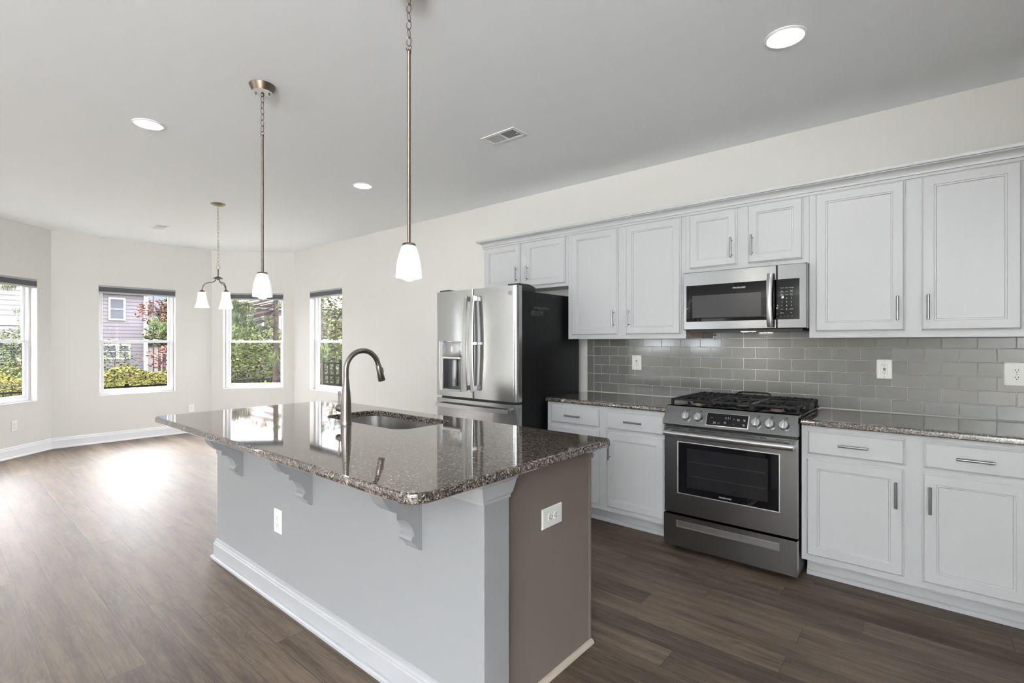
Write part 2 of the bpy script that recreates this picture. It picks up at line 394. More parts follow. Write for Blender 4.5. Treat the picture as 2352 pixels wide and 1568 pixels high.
# walk with room on the right-hand side so that n points outwards: west bay going +Y, then kitchen wall going +X ...
kx0, kx1 = -7.245, -6.348
wall('wall_north', (-7.73, D), (EX + .15, D), [(kx0 + 7.73, kx1 + 7.73, WZ0, WZ1)])
wall('wall_northwest', CX[2], CX[3], [(.168, 1.052, WZ0, WZ1)])
wall('wall_west', CX[1], CX[2], [(.472, 1.358, WZ0, WZ1)])
wall('wall_southwest', CX[0], CX[1], [(.135, 1.022, WZ0, WZ1)])
wall('wall_living_west', (-7.73, SY), (-7.73, .19), [(4.25, 4.75, .635, 2.113)])
wall('wall_south', (EX + .15, SY), (-7.73 - .15, SY), [(EX + .15 + 4.4, EX + .15 + 5.3, WZ0, WZ1), (EX + .15 + 5.65, EX + .15 + 6.55, WZ0, WZ1)])
wall('wall_east', (EX, D), (EX, SY), [(6.2, 7.8, .25, 2.25), (8.1, 9.7, .25, 2.25)])  # openings added to carry the east fill lamps
b = MB(); b.box(1.32, EX - .001, -.92, -.80, .001, H - .001); struct(b.build('wall_light_block', M_WALL))  # unseen stub added to shade the kitchen wall from the east fill
def fan_poly(z0, z1, name, m):
    b = MB(); pts = [(EX + .15, SY - .15), (EX + .15, D + .15), (-7.78, D + .15), (-8.70, 3.0), (-8.70, 1.02), (-7.88, .12), (-7.88, SY - .15)]
    b.loft([[(x, y, z0) for x, y in pts], [(x, y, z1) for x, y in pts]]); return struct(b.build(name, m))
fan_poly(H, H + .1, 'ceiling', M_CEIL)
# floor: strips of planks with uv rows
ROWF = {-1: .40, 0: -3.744, 1: -3.425, 2: -3.07, 3: -2.743, -2: -2.725, 11: -.88, 14: -1.17, 15: -.483, 16: -.94, 17: -1.49, 19: -.966, 20: -.53, 21: -.09}
ROWF[-1] = -3.14
def build_floor():
    w, y0 = .1366, .4845
    verts, faces, uvs = [], [], []
    k0 = int(math.floor((SY - y0) / w)) - 1; k1 = int(math.ceil((D - y0) / w)) + 1
    for k in range(k0, k1):
        off = ROWF.get(k, RND.uniform(0, 1.22)); a, b = y0 + k * w, y0 + (k + 1) * w
        a, b = max(a, SY), min(b, D)
        if b <= a: continue
        i = len(verts)
        # clip the strip to the bay outline
        def left(y):
            if y < .19: return -7.73
            if y < 1.09: return -7.73 - (y - .19) / .90 * .82
            if y < 2.93: return -8.55
            return -8.55 + (y - 2.93) / .90 * .82
        pts = [(left(a) - .02, a), (EX, a), (EX, b), (left(b) - .02, b)]
        verts += [(x, y, 0) for x, y in pts]; faces.append((i, i + 1, i + 2, i + 3))
        uvs += [((x - off) / 1.22 + 100, (y - y0) / w + 100 + (1e-4 if y == a else -1e-4)) for x, y in pts]
    me = bpy.data.meshes.new('floor'); me.from_pydata(verts, [], faces); l = me.uv_layers.new(name='plank')
    for i, p in enumerate(uvs): l.data[i].uv = p
    me.materials.append(M_FLOOR); o = bpy.data.objects.new('floor', me); COL.objects.link(o); struct(o)
build_floor()
# baseboards
BP = [(0, 0), (.026, 0), (.026, .012), (.020, .019), (.014, .022), (.014, .098), (.011, .103), (.011, .108), (.008, .112), (.008, .124), (.004, .132), (0, .134)]
def baseboard(name, P, Q, e0=0, e1=0):
    P = Vector((*P, 0)); Q = Vector((*Q, 0)); u = (Q - P).normalized(); n = Vector((u.y, -u.x, 0))
    b = MB(); b.loft([[P + n * d + u * (e0 * d) + Vector((0, 0, z)) for d, z in BP], [Q + n * d - u * (e1 * d) + Vector((0, 0, z)) for d, z in BP]])
    return struct(b.build(name, M_TRIM))
k = math.tan(radians(22.5))
baseboard('baseboard_living_west', (-7.73, SY), (-7.73, .19), 1, -k)
baseboard('baseboard_southwest', CX[0], CX[1], -k, k); baseboard('baseboard_west', CX[1], CX[2], k, k)
baseboard('baseboard_northwest', CX[2], CX[3], k, k); baseboard('baseboard_north', CX[3], (-3.4, D), k, 0)
baseboard('baseboard_south', (EX, SY), (-7.73, SY), 1, 1); baseboard('baseboard_east', (EX, D), (EX, SY), 1, 1)

# ------------------------------------------------------------------ windows
def ring(b, x0, x1, z0, z1, w, y0, y1, bev=.003):
    ws = w if isinstance(w, tuple) else (w,) * 4   # left right bottom top
    b.box(x0, x0 + ws[0], y0, y1, z0, z1, bev, 1); b.box(x1 - ws[1], x1, y0, y1, z0, z1, bev, 1)
    b.box(x0 + ws[0], x1 - ws[1], y0, y1, z0, z0 + ws[2], bev, 1); b.box(x0 + ws[0], x1 - ws[1], y0, y1, z1 - ws[3], z1, bev, 1)
WN = [0]
def window(P, Q, s0, s1, label, blind=True, blabel=None):
    "local frame: x along the wall, +y outwards"
    WN[0] += 1
    P = Vector((*P, 0)); Q = Vector((*Q, 0)); u = (Q - P).normalized(); o = P + u * s0
    w = s1 - s0; rz = math.atan2(u.y, u.x)
    t = thing('window_%d' % WN[0], label, 'window', (o.x, o.y, WZ0), rz, kind='structure')
    hh = WZ1 - WZ0; mid = .715; g = .002
    b = MB(); ring(b, g, w - g, g, hh - g, .028, .080, .148); b.box(.028, w - .028, .082, .10, .028, .04); b.build('window_frame', M_VINYL, t, 30)
    b = MB(); ring(b, .030, w - .030, mid - .01, hh - .030, (.034, .034, .032, .034), .118, .140); b.build('upper_sash', M_VINYL, t, 30)
    b = MB(); ring(b, .034, w - .034, .032, mid + .028, (.036, .036, .040, .036), .090, .114)
    ls = b.build('lower_sash', M_VINYL, t, 30)
    b = MB()
    for q in (.25, .75): b.box(w * q - .03, w * q + .03, .092, .112, mid + .0275, mid + .040, .003, 1)
    b.build('sash_lock', M_VINYL, ls, 30)
    b = MB(); b.box(.062, w - .062, .127, .130, mid + .02, hh - .060); b.build('glass_pane', M_GLASS, t)
    b = MB(); b.box(.068, w - .068, .101, .104, .070, mid - .006); b.build('glass_pane', M_GLASS, t)
    if blind:
        q = thing('window_shade', blabel, 'window shade', (o.x, o.y, WZ1 - .108), rz, 'raised cellular shades at the bay windows')
        b = MB(); b.box(.003, w - .003, -.004, .055, .084, .106, .003, 1); b.build('head_rail', M_BLINDR, q, 30)
        b = MB(); b.box(.005, w - .005, -.001, .050, .024, .084)
        b.build('shade_fabric', M_BLINDF, q)
        b = MB(); b.box(.003, w - .003, -.003, .052, .004, .024, .003, 1); b.build('bottom_rail', M_BLINDR, q, 30)
    # sky portal across the opening
    return t
window(CX[0], CX[1], .135, 1.022, 'leftmost bay window, cut by the left edge of the photo', True, 'raised dark grey shade in the leftmost window')
window(CX[1], CX[2], .472, 1.358, 'second window from the left, facing the lilac neighbour house', True, 'raised dark grey shade in the second window from the left')
window(CX[2], CX[3], .168, 1.052, 'third window from the left, behind the pendant lamp, facing the pine', True, 'raised dark grey shade in the third window from the left')
window((-7.73, D), (0, D), kx0 + 7.73, kx1 + 7.73, 'narrow-looking rightmost window on the kitchen wall left of the refrigerator', True, 'raised dark grey shade in the rightmost window on the kitchen wall')
def portal(P, Q, s0, s1, z0, z1):
    P = Vector((*P, 0)); Q = Vector((*Q, 0)); u = (Q - P).normalized(); n = Vector((-u.y, u.x, 0)); c = P + u * (s0 + s1) / 2 + n * .16 + Vector((0, 0, (z0 + z1) / 2))
    l = bpy.data.lights.new('daylight_portal', 'AREA'); l.shape = 'RECTANGLE'; l.size = s1 - s0; l.size_y = z1 - z0; l.cycles.is_portal = True
    o = bpy.data.objects.new('daylight_portal', l); COL.objects.link(o); o.matrix_world = Matrix.Translation(c) @ (-n).to_track_quat('-Z', 'Z').to_matrix().to_4x4()
portal(CX[0], CX[1], .135, 1.022, WZ0, WZ1); portal(CX[1], CX[2], .472, 1.358, WZ0, WZ1); portal(CX[2], CX[3], .168, 1.052, WZ0, WZ1)
portal((-7.73, D), (0, D), kx0 + 7.73, kx1 + 7.73, WZ0, WZ1)
# upward area lamps: added fill at the east openings, window light at the south
def daylight(x, y, w, h_, dx, dy, energy):
    l = bpy.data.lights.new('window_daylight', 'AREA'); l.shape = 'RECTANGLE'; l.size = w; l.size_y = h_; l.energy = energy; l.color = (.90, .96, 1.0)
    o = bpy.data.objects.new('window_daylight', l); COL.objects.link(o); o.matrix_world = Matrix.Translation((x, y, 1.30)) @ Vector((dx, dy, 7.0)).to_track_quat('-Z', 'Z').to_matrix().to_4x4()
for a, b_ in ((6.2, 7.8), (8.1, 9.7)): daylight(EX + .11, D - (a + b_) / 2, b_ - a, 2.0, -1, 0, FILL_E)
for x in (-4.85, -6.10): daylight(x, SY - .11, .9, 1.5, 0, 1, DAY_S)

# ================================================================== CABINETS
DR = [(0, 0), (0, .011), (.004, .0125), (.009, .019), (.052, .019), (.0545, .0155), (.0605, .0150), (.0635, .0095)]
DW = [(0, 0), (0, .011), (.004, .0125), (.011, .019)]
def pull(parent, x, y, z, vert=True, L=.134):
    b = MB(); r = .0065; s = L / 2; q = .048
    if vert:
        b.lathe([(r * .6, -s), (r, -s + .0015), (r, s - .0015), (r * .6, s)], (x, y - .031, z), 12)
        for e in (-q, q): b.lathe([(.004, 0), (.004, -.028)], (x, y, z + e), 10, axis='y')
    else:
        b.lathe([(r * .6, -s), (r, -s + .0015), (r, s - .0015), (r * .6, s)], (x, y - .031, z), 12, axis='x')
        for e in (-q, q): b.lathe([(.004, 0), (.004, -.028)], (x + e, y, z), 10, axis='y')
    return b.build('handle', M_PULL, parent, 40, world=True)
def cabinet(name, label, cat, x0, x1, z0, z1, yf, group, doors, drawers=(), yb=D - .002, base=False, side=M_CAB, toe=.10):
    t = thing(name, label, cat, ((x0 + x1) / 2, (yf + yb) / 2, z0 if not base else 0), 0, group)
    g = .0006
    b = MB()
    if base:
        b.box(x0 + g, x1 - g, yf, yb, .125, z1)
        b.build('carcass', M_CAB, t, world=True)
        b = MB(); b.box(x0 + .006, x1 - g, yf + .115 + .016, yf + .16, 0.001, .125)
        b.prism([(yf + .115 + .016, .001), (yf + .115, .001), (yf + .115, .012), (yf + .122, .022), (yf + .131, .026)], 'x', x0 + .006, x1 - g)
        b.build('toe_kick', M_CAB, t, world=True)
    else:
        b.box(x0 + g, x1 - g, yf, yf + .02, z0, z1); b.build('face_frame', M_CAB, t, world=True)
        b = MB(); b.box(x0 + g, x1 - g, yf + .0202, yb, z0 + .006, z1); b.build('carcass', side, t, world=True)
    for (a, c, e, f_, hx) in doors:
        b = MB(); b.rings(a, c, e, f_, yf, DR); d = b.build('door', M_CAB, t, 20, world=True)
        hz = (e + .125) if not base else (f_ - .128)
        if (f_ - e) < .5 and not base: hz = e + .115
        pull(d, (c - .030) if hx > 0 else (a + .030), yf - .019, hz)
    for (a, c, e, f_) in drawers:
        b = MB(); b.rings(a, c, e, f_, yf, DW); d = b.build('drawer', M_CAB, t, 20, world=True)
        pull(d, (a + c) / 2, yf - .019, (e + f_) / 2, False)
    return t
UF = D - .305; BF = D - .61
UG, BG = 'white wall cabinets', 'white base cabinets'
A0, A1, B1, C1, D1 = -3.335, -2.365, -1.368, -.602, .344
cabinet('upper_cabinet', 'short white wall cabinet above the refrigerator', 'cabinet', A0, A1, 1.818, 2.262, UF, UG,
        [(-3.309, -2.880, 1.842, 2.236, 1), (-2.817, -2.391, 1.842, 2.236, -1)])
cabinet('upper_cabinet', 'tall two-door white wall cabinet between refrigerator and microwave', 'cabinet', A1, B1, 1.370, 2.262, UF, UG,
        [(-2.325, -1.900, 1.402, 2.236, 1), (-1.830, -1.400, 1.402, 2.236, -1)], side=M_RAW)
cabinet('upper_cabinet', 'short white wall cabinet directly above the microwave', 'cabinet', B1, C1, 1.826, 2.262, UF, UG,
        [(-1.338, -1.020, 1.858, 2.236, 1), (-.952, -.634, 1.858, 2.236, -1)])
cabinet('upper_cabinet', 'tall two-door white wall cabinet right of the microwave', 'cabinet', C1, D1, 1.370, 2.262, UF, UG,
        [(-.568, -.140, 1.406, 2.236, 1), (-.070, .316, 1.406, 2.236, -1)], side=M_CAB)
cabinet('base_cabinet', 'white base cabinet left of the range', 'cabinet', -2.356, B1 - .004, 0, .8815, BF, BG,
        [(-2.318, -1.890, .160, .700, 1), (-1.822, -1.390, .160, .700, -1)], [(-2.314, -1.886, .722, .855), (-1.820, -1.390, .722, .855)], base=True)
cabinet('base_cabinet', 'white base cabinet right of the range', 'cabinet', -.588, .344, 0, .8815, BF, BG,
        [(-.562, -.132, .160, .700, 1), (-.060, .322, .160, .700, -1)], [(-.558, -.126, .722, .855), (-.056, .322, .722, .855)], base=True)
# crown moulding along the wall cabinets
CRP = [(.000, 2.238), (.009, 2.238), (.009, 2.249), (.005, 2.250), (.005, 2.254), (.014, 2.255), (.014, 2.263), (.016, 2.268), (.020, 2.276), (.027, 2.284), (.037, 2.289), (.044, 2.291), (.044, 2.296), (.056, 2.297), (.058, 2.302), (.058, 2.314), (.0, 2.314)]
b = MB(); yf = UF - .0008
rows = [[(A0 - .0008 - d, D - .003, z) for d, z in CRP], [(A0 - .0008 - d, yf - d, z) for d, z in CRP], [(.90, yf - d, z) for d, z in CRP]]
b.loft(rows)
tag(b.build('crown_molding', M_CAB, None, 25), 'white crown moulding running along the top of the wall cabinets', 'moulding')
# run beyond the right edge of the frame (supports the continuing counter)
cabinet('upper_cabinet', 'white wall cabinet past the right edge of the photo', 'cabinet', .345, .90, 1.370, 2.262, UF, UG, [(.371, .874, 1.406, 2.236, -1)])
cabinet('base_cabinet', 'white base cabinet past the right edge of the photo', 'cabinet', .345, .90, 0, .8815, BF, BG, [(.371, .874, .160, .700, -1)], [(.371, .874, .722, .855)], base=True)

# ------------------------------------------------------------------ counters
def slab(x0, x1, yfr, yb, z0, z1, radii, hole=None, sink_r=.07):
    b = MB(); e = .009
    def L(i, z): return rrect(x0 + i, x1 - i, yfr + i, yb - i, [max(r - i, .001) for r in radii], z)
    rows = b.loft([L(.004, z0), L(.0, z0 + .004), L(0, z1 - e), L(.0025, z1 - .003), L(.008, z1)], cap0=False, cap1=False)
    if hole is None:
        b.bm.faces.new(rows[-1]); b.bm.faces.new(list(reversed(rows[0])))
    else:
        hx0, hx1, hy0, hy1 = hole
        hr = b.loft([rrect(hx0, hx1, hy0, hy1, sink_r, z0), rrect(hx0, hx1, hy0, hy1, sink_r, z1 - .003), rrect(hx0 - .003, hx1 + .003, hy0 - .003, hy1 + .003, sink_r + .003, z1)], False, False)
        for o_, i_ in ((rows[-1], hr[-1]), (rows[0], hr[0])):
            es = [b.bm.edges.get((l[i], l[(i + 1) % len(l)])) for l in (o_, i_) for i in range(len(l))]
            bmesh.ops.triangle_fill(b.bm, use_beauty=True, edges=es)
    return b
CT = .914
tag(slab(-2.362, B1 - .003, D - .648, D - .011, .882, CT, [.02, .002, .002, .002]).build('countertop', M_GRAN, None, 30), 'brown granite countertop between refrigerator and range', 'countertop', 'wall counters')
tag(slab(-.587, .90, D - .648, D - .011, .882, CT, [.002, .02, .002, .002]).build('countertop', M_GRAN, None, 30), 'brown granite countertop right of the range', 'countertop', 'wall counters')
SK = (-2.715, -1.985, 1.505, 1.868)
tag(slab(-3.452, -1.100, .878, 1.988, .884, .916, [.035, .075, .03, .03], SK, .085).build('island_countertop', M_GRAN, None, 30), 'large polished brown granite top of the kitchen island', 'countertop')

# ------------------------------------------------------------------ backsplash
b = MB(); px, pz = 6.0625 * .0254, 3.0625 * .0254; X0 = -2.219; gz = .0015; zb = CT + .004
def tile(x0, x1, z0, z1):
    x0 = max(x0, -2.297 + .001); x1 = min(x1, .90)
    if x1 - x0 < .012: return
    b.box(x0 + gz, x1 - gz, D - .0085, D - .002, z0 + gz, z1 - gz, .0012, 1)
for r in range(6):
    z0 = zb + r * pz; z1 = z0 + pz
    if r == 5: z1 = 1.3705
    ph = X0 if r % 2 == 0 else X0 + px / 2
    for k_ in range(-2, 22): tile(ph + k_ * px, ph + (k_ + 1) * px, z0, z1)
for k_ in range(3):
    zz0, zz1 = zb + k_ * 2 * pz, min(zb + (k_ + 1) * 2 * pz, 1.3705)
    b.box(-2.365 + gz, -2.298 - gz, D - .0085, D - .002, zz0 + gz, zz1 - gz, .0012, 1)
for k_ in range(6):      # row behind the microwave opening
    b.box(max(X0 + (k_ + 5.5) * px, B1 + .003) + gz, min(X0 + (k_ + 6.5) * px, C1 - .003) - gz, D - .0085, D - .002, 1.3725 + gz, 1.425, .0012, 1) if X0 + (k_ + 6.5) * px > B1 + .02 and X0 + (k_ + 5.5) * px < C1 - .02 else None
tl = thing('backsplash', 'glossy grey subway tile backsplash between counters and wall cabinets', 'backsplash', (-.8, D - .004, CT))
b.build('tile_field', M_TILE, tl, 30, world=True)
b = MB(); b.box(-2.366, .90, D - .0065, D - .001, CT + .001, 1.3700); b.box(B1 + .002, C1 - .002, D - .0065, D - .001, 1.3700, 1.4255); b.box(-2.366, .90, D - .0100, D - .0062, CT + .0005, CT + .0045); b.build('grout', M_GROUT, tl, world=True)

# ------------------------------------------------------------------ outlets
def outlet(loc, rz, label, style='duplex', w=.072, h=.117, horizontal=False, cat='outlet', name='wall_outlet'):
    "local: plate faces -Y, centre at origin"
    t = thing(name, label, cat, loc, rz, 'electrical outlets')
    b = MB(); b.rings(-w / 2, w / 2, -h / 2, h / 2, 0, [(0, 0), (0, .0025), (.004, .006)]); b.build('cover_plate', M_PLATE, t, 25)
    b = MB(); s = MB(); R_ = (lambda x, z: (x, z)) if not horizontal else (lambda x, z: (z, -x))
    def bx(mb, x0, x1, z0, z1, y0, y1, bev=0):
        (a0, c0), (a1, c1) = R_(x0, z0), R_(x1, z1); mb.box(min(a0, a1), max(a0, a1), y0, y1, min(c0, c1), max(c0, c1), bev, 1)
    if style == 'duplex':
        for zc in (-.0195, .0195):
            a = [(.0172 * cos(i * pi / 12), .0145 * sin(i * pi / 12)) for i in range(24)]
            pts = [R_(x, max(-.0125, min(.0125, z)) + zc) for x, z in a]
            b.prism(pts, 'y', -.0055, -.0085)
            bx(s, -.0075, -.0052, zc - .001, zc + .007, -.0089, -.0083); bx(s, .0052, .0075, zc, zc + .007, -.0089, -.0083)
            q = R_(0, zc - .0075); s.lathe([(.0024, -.0083), (.0024, -.0089)], (q[0], 0, q[1]), 10, axis='y')
        s.lathe([(.002, -.0058), (.002, -.0064)], (0, 0, 0), 8, axis='y')
    else:
        bx(b, -.0165, .0165, -.0335, .0335, -.0085, -.0055, .001)
        if style == 'gfci':
            for zc in (-.0205, .0205):
                bx(s, -.0075, -.0052, zc - .001, zc + .007, -.0089, -.0083); bx(s, .0052, .0075, zc, zc + .007, -.0089, -.0083)
                s.lathe([(.0024, -.0083), (.0024, -.0089)], (0, 0, zc - .0065), 10, axis='y')
            for zc in (-.004, .004): bx(s, -.006, .006, zc - .0028, zc + .0028, -.0091, -.0084)
        else:   # usb outlet
            bx(s, -.0055, .0055, .014, .0195, -.0089, -.0083); bx(s, -.0055, .0055, .003, .0085, -.0089, -.0083)
            bx(s, -.0075, -.0052, -.016, -.009, -.0089, -.0083); bx(s, .0052, .0075, -.016, -.009, -.0089, -.0083)
            s.lathe([(.0026, -.0083), (.0026, -.0089)], (0, 0, -.0215), 10, axis='y')
        for zc in (-.048, .048): s.lathe([(.002, -.0058), (.002, -.0064)], (0, 0, zc), 8, axis='y')
    f = b.build('receptacle', M_PLATE, t, 25)
    loose(s, 'slot', M_SLOT, f)
    return t
yt = D - .0088
outlet((-1.890, yt, 1.178), 0, 'outlet with two USB ports on the backsplash left of the range', 'usb', .084, .124)
outlet((-.251, yt, 1.178), 0, 'outlet on the backsplash right of the range', 'gfci', .078, .119)
outlet((.322, yt, 1.170), 0, 'wide duplex outlet cut by the right edge of the photo', 'duplex', .100, .128)
outlet((-8.5495, 2.657, .36), pi / 2, 'white outlet low on the bay wall under and right of the second window', 'duplex')
_d = Vector((CX[1][0] - CX[0][0], CX[1][1] - CX[0][1])).normalized()
outlet((CX[0][0] + _d.x * .725 + .0004, CX[0][1] + _d.y * .725 + .0004, .368), math.atan2(_d.y, _d.x), 'white outlet below the leftmost bay window', 'duplex')
outlet((-2.612, 1.2095, .415), 0, 'white outlet on the seating side of the island between corbels', 'duplex', .080, .122)

# ================================================================== ISLAND
isl = thing('kitchen_island', 'white kitchen island base with beige end panel under the granite top', 'kitchen island', (-2.3, 1.57, 0))
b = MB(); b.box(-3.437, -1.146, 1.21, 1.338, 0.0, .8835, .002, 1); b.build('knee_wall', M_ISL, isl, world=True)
b = MB(); b.box(-3.437, -1.1955, 1.339, 1.93, .0, .66); b.box(-3.437, -2.74, 1.339, 1.93, .66, .8835); b.box(-1.96, -1.1955, 1.339, 1.93, .66, .8835)
b.box(-2.74, -1.96, 1.339, 1.49, .66, .8835); b.box(-2.74, -1.96, 1.885, 1.93, .66, .8835); b.build('carcass', M_CAB, isl, world=True)
b = MB(); b.box(-1.195, -1.189, 1.339, 1.934, 0, .8835); b.build('end_panel', M_BEIGE, isl, world=True, label='beige end panel')
b = MB(); b.box(-1.196, -1.1865, 1.9345, 1.950, .018, .8835); b.build('corner_strip', M_BEIGE, isl, world=True, label='beige corner strip')
b = MB()
for i in range(6):
    a0, a1 = i * pi / 12, (i + 1) * pi / 12
qr = [(0, 0)] + [(.018 * cos(i * pi / 12), .018 * sin(i * pi / 12)) for i in range(7)]
b.loft([[(-1.1885 + d, y, z) for d, z in qr] for y in (1.339, 1.950)]); b.build('shoe_molding', M_SHOE, isl, 30, world=True)
BI = [(0, 0), (.030, 0), (.030, .012), (.024, .019), (.016, .022), (.016, .088), (.012, .094), (.012, .100), (.007, .106), (.007, .118), (.0, .122)]
b = MB(); e = .0006
b.loft([[(-3.437, 1.338 + 0 * d, z) if False else (-3.437 - d - e, 1.338, z) for d, z in BI], [(-3.437 - d - e, 1.21 - d - e, z) for d, z in BI], [(-1.146 + e + .0 , 1.21 - d - e, z) for d, z in BI]])
b.build('baseboard', M_ISLT, isl, 25, world=True)
# capital around the top of the end post
CAP = [(0, .800), (.004, .800), (.006, .812), (.012, .816), (.020, .836), (.026, .856), (.027, .862), (.033, .866), (.033, .8828), (0, .8828)]
b = MB(); b.loft([[(-1.30, 1.21 - e - d * .8, z) for d, z in CAP], [(-1.146 + e + d * .5, 1.21 - e - d * .8, z) for d, z in CAP], [(-1.146 + e + d * .5, 1.339 + d * .8, z) for d, z in CAP], [(-1.186, 1.339 + d * .8, z) for d, z in CAP]])
b.build('post_capital', M_ISLT, isl, 25, world=True)
# corbels
def arc(cx, cy, r, a0, a1, n): return [(cx + r * cos(radians(a0 + (a1 - a0) * i / n)), cy + r * sin(radians(a0 + (a1 - a0) * i / n))) for i in range(n + 1)]
CB = [(0, .8825), (.188, .8825), (.190, .865)] + [(.186, .835), (.176, .805), (.162, .778), (.145, .756), (.128, .742), (.114, .737), (.114, .712), (.106, .711)] \
    + [(.095, .708), (.078, .700), (.060, .686), (.046, .666), (.037, .642), (.036, .634)] + arc(.034, .6195, .0135, 65, -60, 8)[0:] + [(.034, .601), (.026, .596), (.022, .584), (.014, .578), (.010, .572), (0, .570)]
for xr in (-3.050, -2.262, -1.462):
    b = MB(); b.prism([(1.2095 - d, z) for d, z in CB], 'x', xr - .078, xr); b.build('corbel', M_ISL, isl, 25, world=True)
for (a, c) in ((-3.41, -2.83), (-2.80, -2.36), (-2.34, -1.90), (-1.87, -1.225)):
    b = MB(); b.loft([[(a + i, 1.9305 + h_, .12 + i), (c - i, 1.9305 + h_, .12 + i), (c - i, 1.9305 + h_, .86 - i), (a + i, 1.9305 + h_, .86 - i)] for i, h_ in DR])
    b.build('door', M_CAB, isl, 20, world=True)
o = outlet((-1.1888, 1.650, .643), pi / 2, 'horizontal ivory outlet on the beige island end', 'duplex', .134, .080, True)

# sink
b = MB(); x0, x1, y0, y1 = SK[0] - .004, SK[1] + .004, SK[2] - .004, SK[3] + .004
b.loft([rrect(x0 - .012, x1 + .012, y0 - .012, y1 + .012, .09, .8825), rrect(x0, x1, y0, y1, .085, .8825), rrect(x0 + .004, x1 - .004, y0 + .004, y1 - .004, .083, .80), rrect(x0 + .012, x1 - .012, y0 + .012, y1 - .012, .075, .705),
        rrect(x0 + .035, x1 - .035, y0 + .035, y1 - .035, .06, .685), rrect(x0 + .3, x1 - .3, y0 + .15, y1 - .15, .02, .680)], cap0=False)
sk = thing('kitchen_sink', 'stainless undermount sink set in the island granite', 'sink', (-2.35, 1.69, .70))
b.build('basin', M_SINK, sk, 40, world=True)
b = MB(); b.lathe([(.045, 0), (.045, .003), (.036, .004), (.030, .001), (.0, .0005)][:4], (-2.35, 1.69, .6805), 24); b.build('drain', M_CHROME, sk, 40, world=True)

# faucet
fx, fy = -2.355, 1.443
fc = thing('faucet', 'dark brushed gooseneck pull-down faucet behind the sink', 'faucet', (fx, fy, .9165))
b = MB(); b.lathe([(.029, 0), (.029, .005), (.0275, .008), (.0275, .02), (.0268, .06), (.0255, .11), (.022, .16), (.0175, .205), (.0148, .232), (.0143, .240)], (0, 0, 0), 32); b.build('body', M_FAUCET, fc, 40)
R0 = .100; zc = .2805
pts = [(0, 0, .2405), (0, 0, .262)] + [(0, R0 - R0 * cos(radians(a)), zc + R0 * sin(radians(a))) for a in range(0, 166, 6)]
aend = radians(165); pe = Vector(pts[-1]); dr = Vector((0, sin(aend), cos(aend))); 
b = MB(); b.tube(pts + [pe + dr * .012], .0138, 16, up=(1, 0, 0)); b.build('spout', M_FAUCET, fc, 40)
b = MB(); q0 = pe + dr * .014
b.tube([q0, q0 + dr * .004, q0 + dr * .03, q0 + dr * .085, q0 + dr * .088], [.0145, .0158, .0165, .0195, .018], 20, up=(1, 0, 0)); sh = b.build('spray_head', M_FAUCET, fc, 40)
b = MB(); q1 = q0 + dr * .03 + Vector((0, .018, .004)); b.tube([q1 - dr * .014, q1, q1 + dr * .018], [.004, .0065, .004], 10, up=(1, 0, 0)); b.build('spray_button', M_BLACK, sh, 40)
b = MB(); b.lathe([(.012, -.02), (.0125, -.036), (.0190, -.040), (.0200, -.060), (.0190, -.074), (.013, -.082), (.004, -.084)], (0, 0, .078), 24, axis='x')
hd = b.build('handle_hub', M_FAUCET, fc, 40)
b = MB(); b.tube([(-.064, 0, .09), (-.065, 0, .12), (-.0655, 0, .166)], [.0058, .0056, .0082], 12, up=(0, 1, 0), sx=.8); b.build('lever', M_FAUCET, fc, 40)

# ================================================================== REFRIGERATOR
FX0, FX1, FY = -3.312, -2.400, 2.89
fr = thing('refrigerator', 'stainless french-door refrigerator with black side', 'refrigerator', ((FX0 + FX1) / 2, 3.3, 0))
b = MB(); b.box(FX0 + .004, FX1 - .002, 2.958, 3.745, .045, 1.735, .006, 2); b.build('case', M_BLKCASE, fr, 30, world=True)
for xx in (FX0 + .08, FX1 - .08):
    for yy in (3.02, 3.68): b = MB(); b.lathe([(.02, 0.001), (.02, .02), (.012, .022), (.012, .046)], (xx, yy, 0), 16); b.build('foot', M_BLACK, fr, 40, world=True)
def doorprof(x0, x1, yfr, yb, bl, br):
    "plan outline of a door with a gently bowed front; bl/br = corner radius"
    n = 14; P = [(x1, yb), (x0, yb)]
    fr_ = []
    for i in range(n + 1):
        t = i / n; x = x0 + (x1 - x0) * t; y = yfr - .006 * (1 - (2 * t - 1) ** 2)
        dl, dr_ = x - x0, x1 - x
        fr_.append((x, y))
    # round the corners
    def corner(px, sgn, r):
        return [(px + sgn * (r - r * cos(a)), yfr + r - r * sin(a)) for a in [i * pi / 2 / 6 for i in range(7)]]
    L_ = corner(x0, 1, bl); R_ = corner(x1, -1, br)
    mid_ = [(x, y) for x, y in fr_ if x0 + bl < x < x1 - br]
    return P + L_ + mid_ + list(reversed(R_))
xm = (FX0 + FX1) / 2
